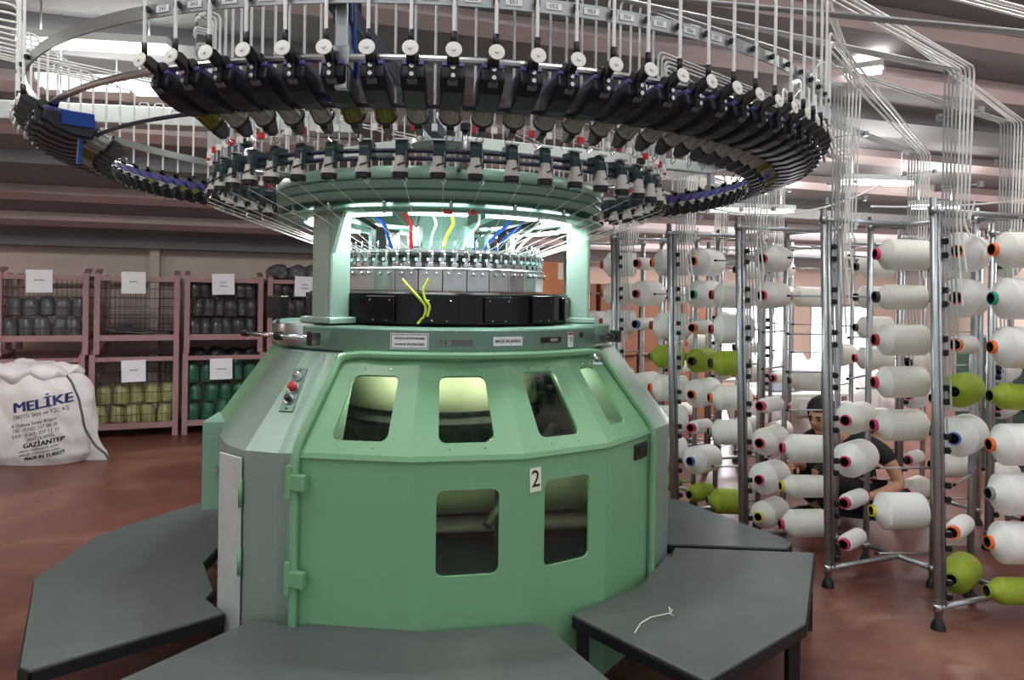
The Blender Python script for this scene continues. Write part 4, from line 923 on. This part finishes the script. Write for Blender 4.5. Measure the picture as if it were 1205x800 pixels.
for k in range(9):
    u = 285 + 17 * k; Yd = 8.4 + .3 * (k % 3); c = V((u / FPX * Yd, Yd, 0)) + V((0, 0, 0))
    lump('white_bale', c, .30, .26, .42 + .1 * (k % 2), G['sack'], 'white wrapped bale piled on the floor behind the creels', 'bale', 'white bales behind the creels', 60 + k)
t = thing('metal_cabinet', 'dark green metal cabinet behind the creels at the right edge', 'cabinet', V((5.0, 7.0, 0)), YAW)
bm = NB(); box(bm, (0, 0, .62), (1.5, .5, 1.2)); obj('cabinet_body', bm, G['dgreen'], t, bevel=.01, local=True)
for s in (-.37, .37):
    bm = NB(); box(bm, (s, -.255, .62), (.70, .02, 1.1)); dr = obj('door', bm, G['dgreen'], t, bevel=.006, local=True)
    bm = NB(); box(bm, (s - .28 * (1 if s > 0 else -1), -.275, .65), (.02, .03, .12)); obj('handle', bm, G['chrome'], dr, local=True)
t = thing('storage_box', 'pale lavender plastic box on the white bales', 'box', V((2.78, 7.6, .60)), .2)
bm = NB(); box(bm, (0, 0, .1), (.34, .26, .2)); obj('box_body', bm, G['lav'], t, bevel=.02, local=True)
bm = NB(); box(bm, (0, 0, .205), (.36, .28, .02)); obj('lid', bm, G['lav'], t, bevel=.006, local=True)
t = thing('plinth_table', 'low white table carrying the lavender box behind the creels', 'table', V((2.78, 7.6, 0)), .2)
bm = NB(); box(bm, (0, 0, .58), (1.2, .6, .03)); obj('table_top', bm, G['white'], t, bevel=.004, local=True)
for sx in (-.55, .55):
    for sy in (-.25, .25): bm = NB(); box(bm, (sx, sy, .285), (.04, .04, .56)); obj('leg', bm, G['galv'], t, local=True)
# slack cables under the roof on the right
for k, (p0, p1, sag) in enumerate(((V((.9, 5.6, 2.45)), V((3.1, 6.2, 2.52)), .28), (V((2.9, 6.0, 2.3)), V((5.2, 5.2, 2.62)), .12))):
    bm = NB(); tube(bm, [p0.lerp(p1, i / 16) - V((0, 0, sag * 4 * (i / 16) * (1 - i / 16))) for i in range(17)], .008, 6); tag(obj('slack_cable', bm, G['white']), ['white cable sagging behind the feeder ring', 'white cable sagging across the nearest tube bundles'][k], 'cable')
# ================================================================ the crouching worker
pr = thing('person', 'person in black T-shirt crouching between the creel stands, head bent down', 'person', V((2.36, 5.10, 0)))
def skin_body(name, nodes, edges, m_, sub=2, parent=pr):
    me = bpy.data.meshes.new(name); me.from_pydata([n[0] for n in nodes], edges, []); o = link(name, me, parent)
    o.matrix_parent_inverse = world_of(parent).inverted()
    me.materials.append(m_); q = o.modifiers.new('skin', 'SKIN'); q.use_smooth_shade = True
    for k, n in enumerate(nodes):
        r = n[1]; me.skin_vertices[0].data[k].radius = r if isinstance(r, tuple) else (r, r); me.skin_vertices[0].data[k].use_root = (k == 0)
    s = o.modifiers.new('sub', 'SUBSURF'); s.levels = s.render_levels = sub
    for p in me.polygons: p.use_smooth = True
    return o
N = []
def nd(p, r): N.append((V(p), r)); return len(N) - 1
E_ = []
pel = nd((2.42, 5.14, .22), (.15, .13)); bel = nd((2.38, 5.12, .36), (.145, .12)); che = nd((2.31, 5.08, .50), (.15, .125)); upc = nd((2.26, 5.06, .585), (.13, .09)); nk = nd((2.19, 5.03, .645), .052); hb = nd((2.14, 5.01, .70), (.066, .07)); hm = nd((2.105, 4.995, .755), (.082, .09)); ht = nd((2.10, 4.995, .82), (.07, .078))
E_ += [(pel, bel), (bel, che), (che, upc), (upc, nk), (nk, hb), (hb, hm), (hm, ht)]
def chain(start, pts):
    a = start
    for p, r in pts: b = nd(p, r); E_.append((a, b)); a = b
    return a
nearw = chain(upc, [((2.36, 4.93, .575), .066), ((2.455, 4.87, .54), .056), ((2.51, 4.83, .44), .046), ((2.535, 4.80, .345), .040), ((2.44, 4.76, .31), .040), ((2.30, 4.72, .285), .027), ((2.25, 4.71, .28), (.03, .018)), ((2.205, 4.70, .278), (.036, .016))])
farw = chain(upc, [((2.16, 5.20, .57), .062), ((2.08, 5.22, .53), .052), ((2.05, 5.18, .43), .044), ((2.02, 5.12, .38), .038), ((1.97, 5.02, .42), .032), ((1.93, 4.95, .445), .026), ((1.905, 4.92, .45), (.03, .018)), ((1.875, 4.89, .452), (.034, .016))])
for dy, wv in ((-.16, 0), (.14, 1)):
    chain(pel, [((2.38, 5.12 + dy * .6, .20), .10), ((2.18, 5.06 + dy, .33), .078), ((2.02, 5.02 + dy * 1.1, .42), .066), ((2.06, 5.04 + dy * 1.1, .30), .056), ((2.15, 5.07 + dy * 1.1, .12), .042), ((2.16, 5.07 + dy * 1.1, .055), .042), ((2.08, 5.04 + dy * 1.1, .035), .036), ((1.99, 5.01 + dy * 1.1, .03), .030)])
body = skin_body('body', N, E_, G['skin'])
def fingers(base, fwd, sidev, down):
    fwd, sidev, down = V(fwd).normalized(), V(sidev).normalized(), V(down).normalized()
    for k, (s, l) in enumerate(((-.027, .066), (-.009, .076), (.009, .072), (.026, .058))):
        b = V(base) + sidev * s; n = [(b - fwd * .02, .010), (b + fwd * l * .4 + down * .004, .0095), (b + fwd * l * .75 + down * .018, .0085), (b + fwd * l * .9 + down * .034, .0075)]
        skin_body('finger', n, [(0, 1), (1, 2), (2, 3)], G['skin'], 1, body)
    b = V(base) - sidev * .03 - fwd * .045; n = [(b, .012), (b - sidev * .022 + fwd * .02 + down * .006, .011), (b - sidev * .026 + fwd * .048 + down * .018, .009)]
    skin_body('thumb', n, [(0, 1), (1, 2)], G['skin'], 1, body)
fingers((2.18, 4.695, .277), (-1, -.15, -.1), (0, -.2, 1), (-.1, 1, 0)); fingers((1.855, 4.87, .453), (-.8, -.6, .05), (-.3, .5, .8), (.5, -.5, -.3))
# clothes
N2 = [(V((2.42, 5.14, .24)), (.165, .15)), (V((2.38, 5.12, .36)), (.16, .14)), (V((2.31, 5.08, .50)), (.166, .142)), (V((2.26, 5.06, .59)), (.14, .102)), (V((2.36, 4.93, .58)), .08), (V((2.455, 4.87, .545)), .07), (V((2.505, 4.835, .46)), .061), (V((2.16, 5.20, .575)), .075), (V((2.08, 5.22, .535)), .066), (V((2.055, 5.19, .45)), .058), (V((2.215, 5.04, .635)), .066)]
skin_body('t_shirt', N2, [(0, 1), (1, 2), (2, 3), (3, 4), (4, 5), (5, 6), (3, 7), (7, 8), (8, 9), (3, 10)], G['shirt'])
N3 = [(V((2.43, 5.14, .20)), (.17, .14))]; E3 = []
for dy in (-.16, .14):
    a = 0
    for p, r in (((2.38, 5.12 + dy * .6, .20), .115), ((2.18, 5.06 + dy, .335), .092), ((2.015, 5.02 + dy * 1.1, .42), .078), ((2.06, 5.04 + dy * 1.1, .29), .070), ((2.15, 5.07 + dy * 1.1, .11), .056)): N3.append((V(p), r)); E3.append((a, len(N3) - 1)); a = len(N3) - 1
skin_body('trousers', N3, E3, G['shirt'])
for dy in (-.16, .14):
    bm = NB(); c = V((2.06, 5.035 + dy * 1.1, .045)); bmesh.ops.create_icosphere(bm, subdivisions=3, radius=1, matrix=M.Translation(c) @ M.Rotation(.3, 4, 'Z') @ M.Diagonal((.145, .052, .05, 1)))
    for v in bm.verts: v.co.z = max(v.co.z, .002)
    obj('shoe', bm, G['black'], pr, smooth=True)
# head details: hair, ears, nose, eyes, mouth; the face looks down to the left
HT = M.Translation((2.105, 4.995, .765)) @ M.Rotation(R_(-52), 4, 'Z') @ M.Rotation(R_(24), 4, 'X')   # -y is the way the face looks
bm = NB(); bmesh.ops.create_icosphere(bm, subdivisions=4, radius=1)
for v in bm.verts:
    p = v.co; k = 1 + .03 * NZ.noise(p * 7)
    cut = p.y < -.45 and p.z < .45
    v.co = V((p.x * .090 * k, p.y * .108 * k + .008, p.z * .098 * k + .028)) * (1 if not cut else .80)
for v in [v for v in bm.verts if v.co.z < -.035 - .0 and v.co.y < .02]: v.co *= .78
bm_T(bm, HT); obj('hair', bm, G['hair'], pr, smooth=True)
def blob(name, p, s, m_):
    bm = NB(); bmesh.ops.create_icosphere(bm, subdivisions=3, radius=1, matrix=HT @ M.Translation(p) @ M.Diagonal((*s, 1))); obj(name, bm, m_, body, smooth=True)
blob('face', (0, -.032, -.022), (.071, .072, .098), G['skin']); blob('nose', (0, -.106, -.012), (.014, .02, .024), G['skin']); blob('chin', (0, -.072, -.095), (.032, .026, .022), G['skin'])
for s in (-1, 1):
    blob('ear', (s * .078, .004, -.01), (.011, .022, .032), G['skin']); blob('eye', (s * .030, -.094, .010), (.013, .010, .007), G['inkb']); blob('eyebrow', (s * .030, -.094, .030), (.020, .009, .005), G['hair'])
blob('mouth', (0, -.099, -.058), (.024, .008, .006), G['lips'])
# ================================================================ light
def area(name, loc, sx, sy, watts, rot=(0, 0, 0), col=(1, .97, .93)):
    d = bpy.data.lights.new(name, 'AREA'); d.shape = 'RECTANGLE'; d.size = sx; d.size_y = sy; d.energy = watts; d.color = col
    o = link(name, d); o.location = loc; o.rotation_euler = rot; return o
for c, ln, ang, lb, w in LAMPS:
    big = 'aisle' in lb
    area('lamp_light', c - V((0, 0, .03)), ln, w, 30 if big else (12 if c.y < 5.6 else 24), (0, 0, ang), (1, .985, .97))
    area('lamp_uplight', c + V((0, 0, .08)), ln, w, 16 if big else (1.2 if c.y < 5.6 else 7), (pi, 0, ang), (1, .985, .97))
    d = bpy.data.lights
no_light(G['lamp'])
for s0, s1, z0, z1 in WIN:
    area('window_light', rp((s0 + s1) / 2, WN - .02, (z0 + z1) / 2), s1 - s0, z1 - z0, 60 * (s1 - s0), (-pi / 2, 0, YAW), (1, .98, 1))
no_light(G['day']); no_light(G['led'])
for k in range(12):
    a = k * 30 + 4; p = pol(.62, a, 1.862); area('led_light', p, .2, .04, 2.6, (0, 0, R_(a)), (.86, 1, .98))
for a, z, w in ((-10, 1.22, 5.), (30, 1.2, 4.)):  # added point lights without a fixture, brightening the cloth inside the cabinet
    d = bpy.data.lights.new('cabinet_fill', 'POINT'); d.energy = w; d.shadow_soft_size = .05; d.color = (1, 1, .8); o = link('cabinet_fill', d); o.location = pol(.68, a, z)
W = bpy.data.worlds.new('world'); S.world = W; W.use_nodes = True
bg = W.node_tree.nodes['Background']; bg.inputs['Color'].default_value = (.92, .95, 1, 1); bg.inputs['Strength'].default_value = .55
S.view_settings.view_transform = 'Standard'; S.view_settings.look = 'None'; S.view_settings.gamma = 1; S.view_settings.use_curve_mapping = False
S.view_settings.exposure = .45
S.cycles.use_denoising = True; S.cycles.max_bounces = 6; S.cycles.sample_clamp_indirect = 4
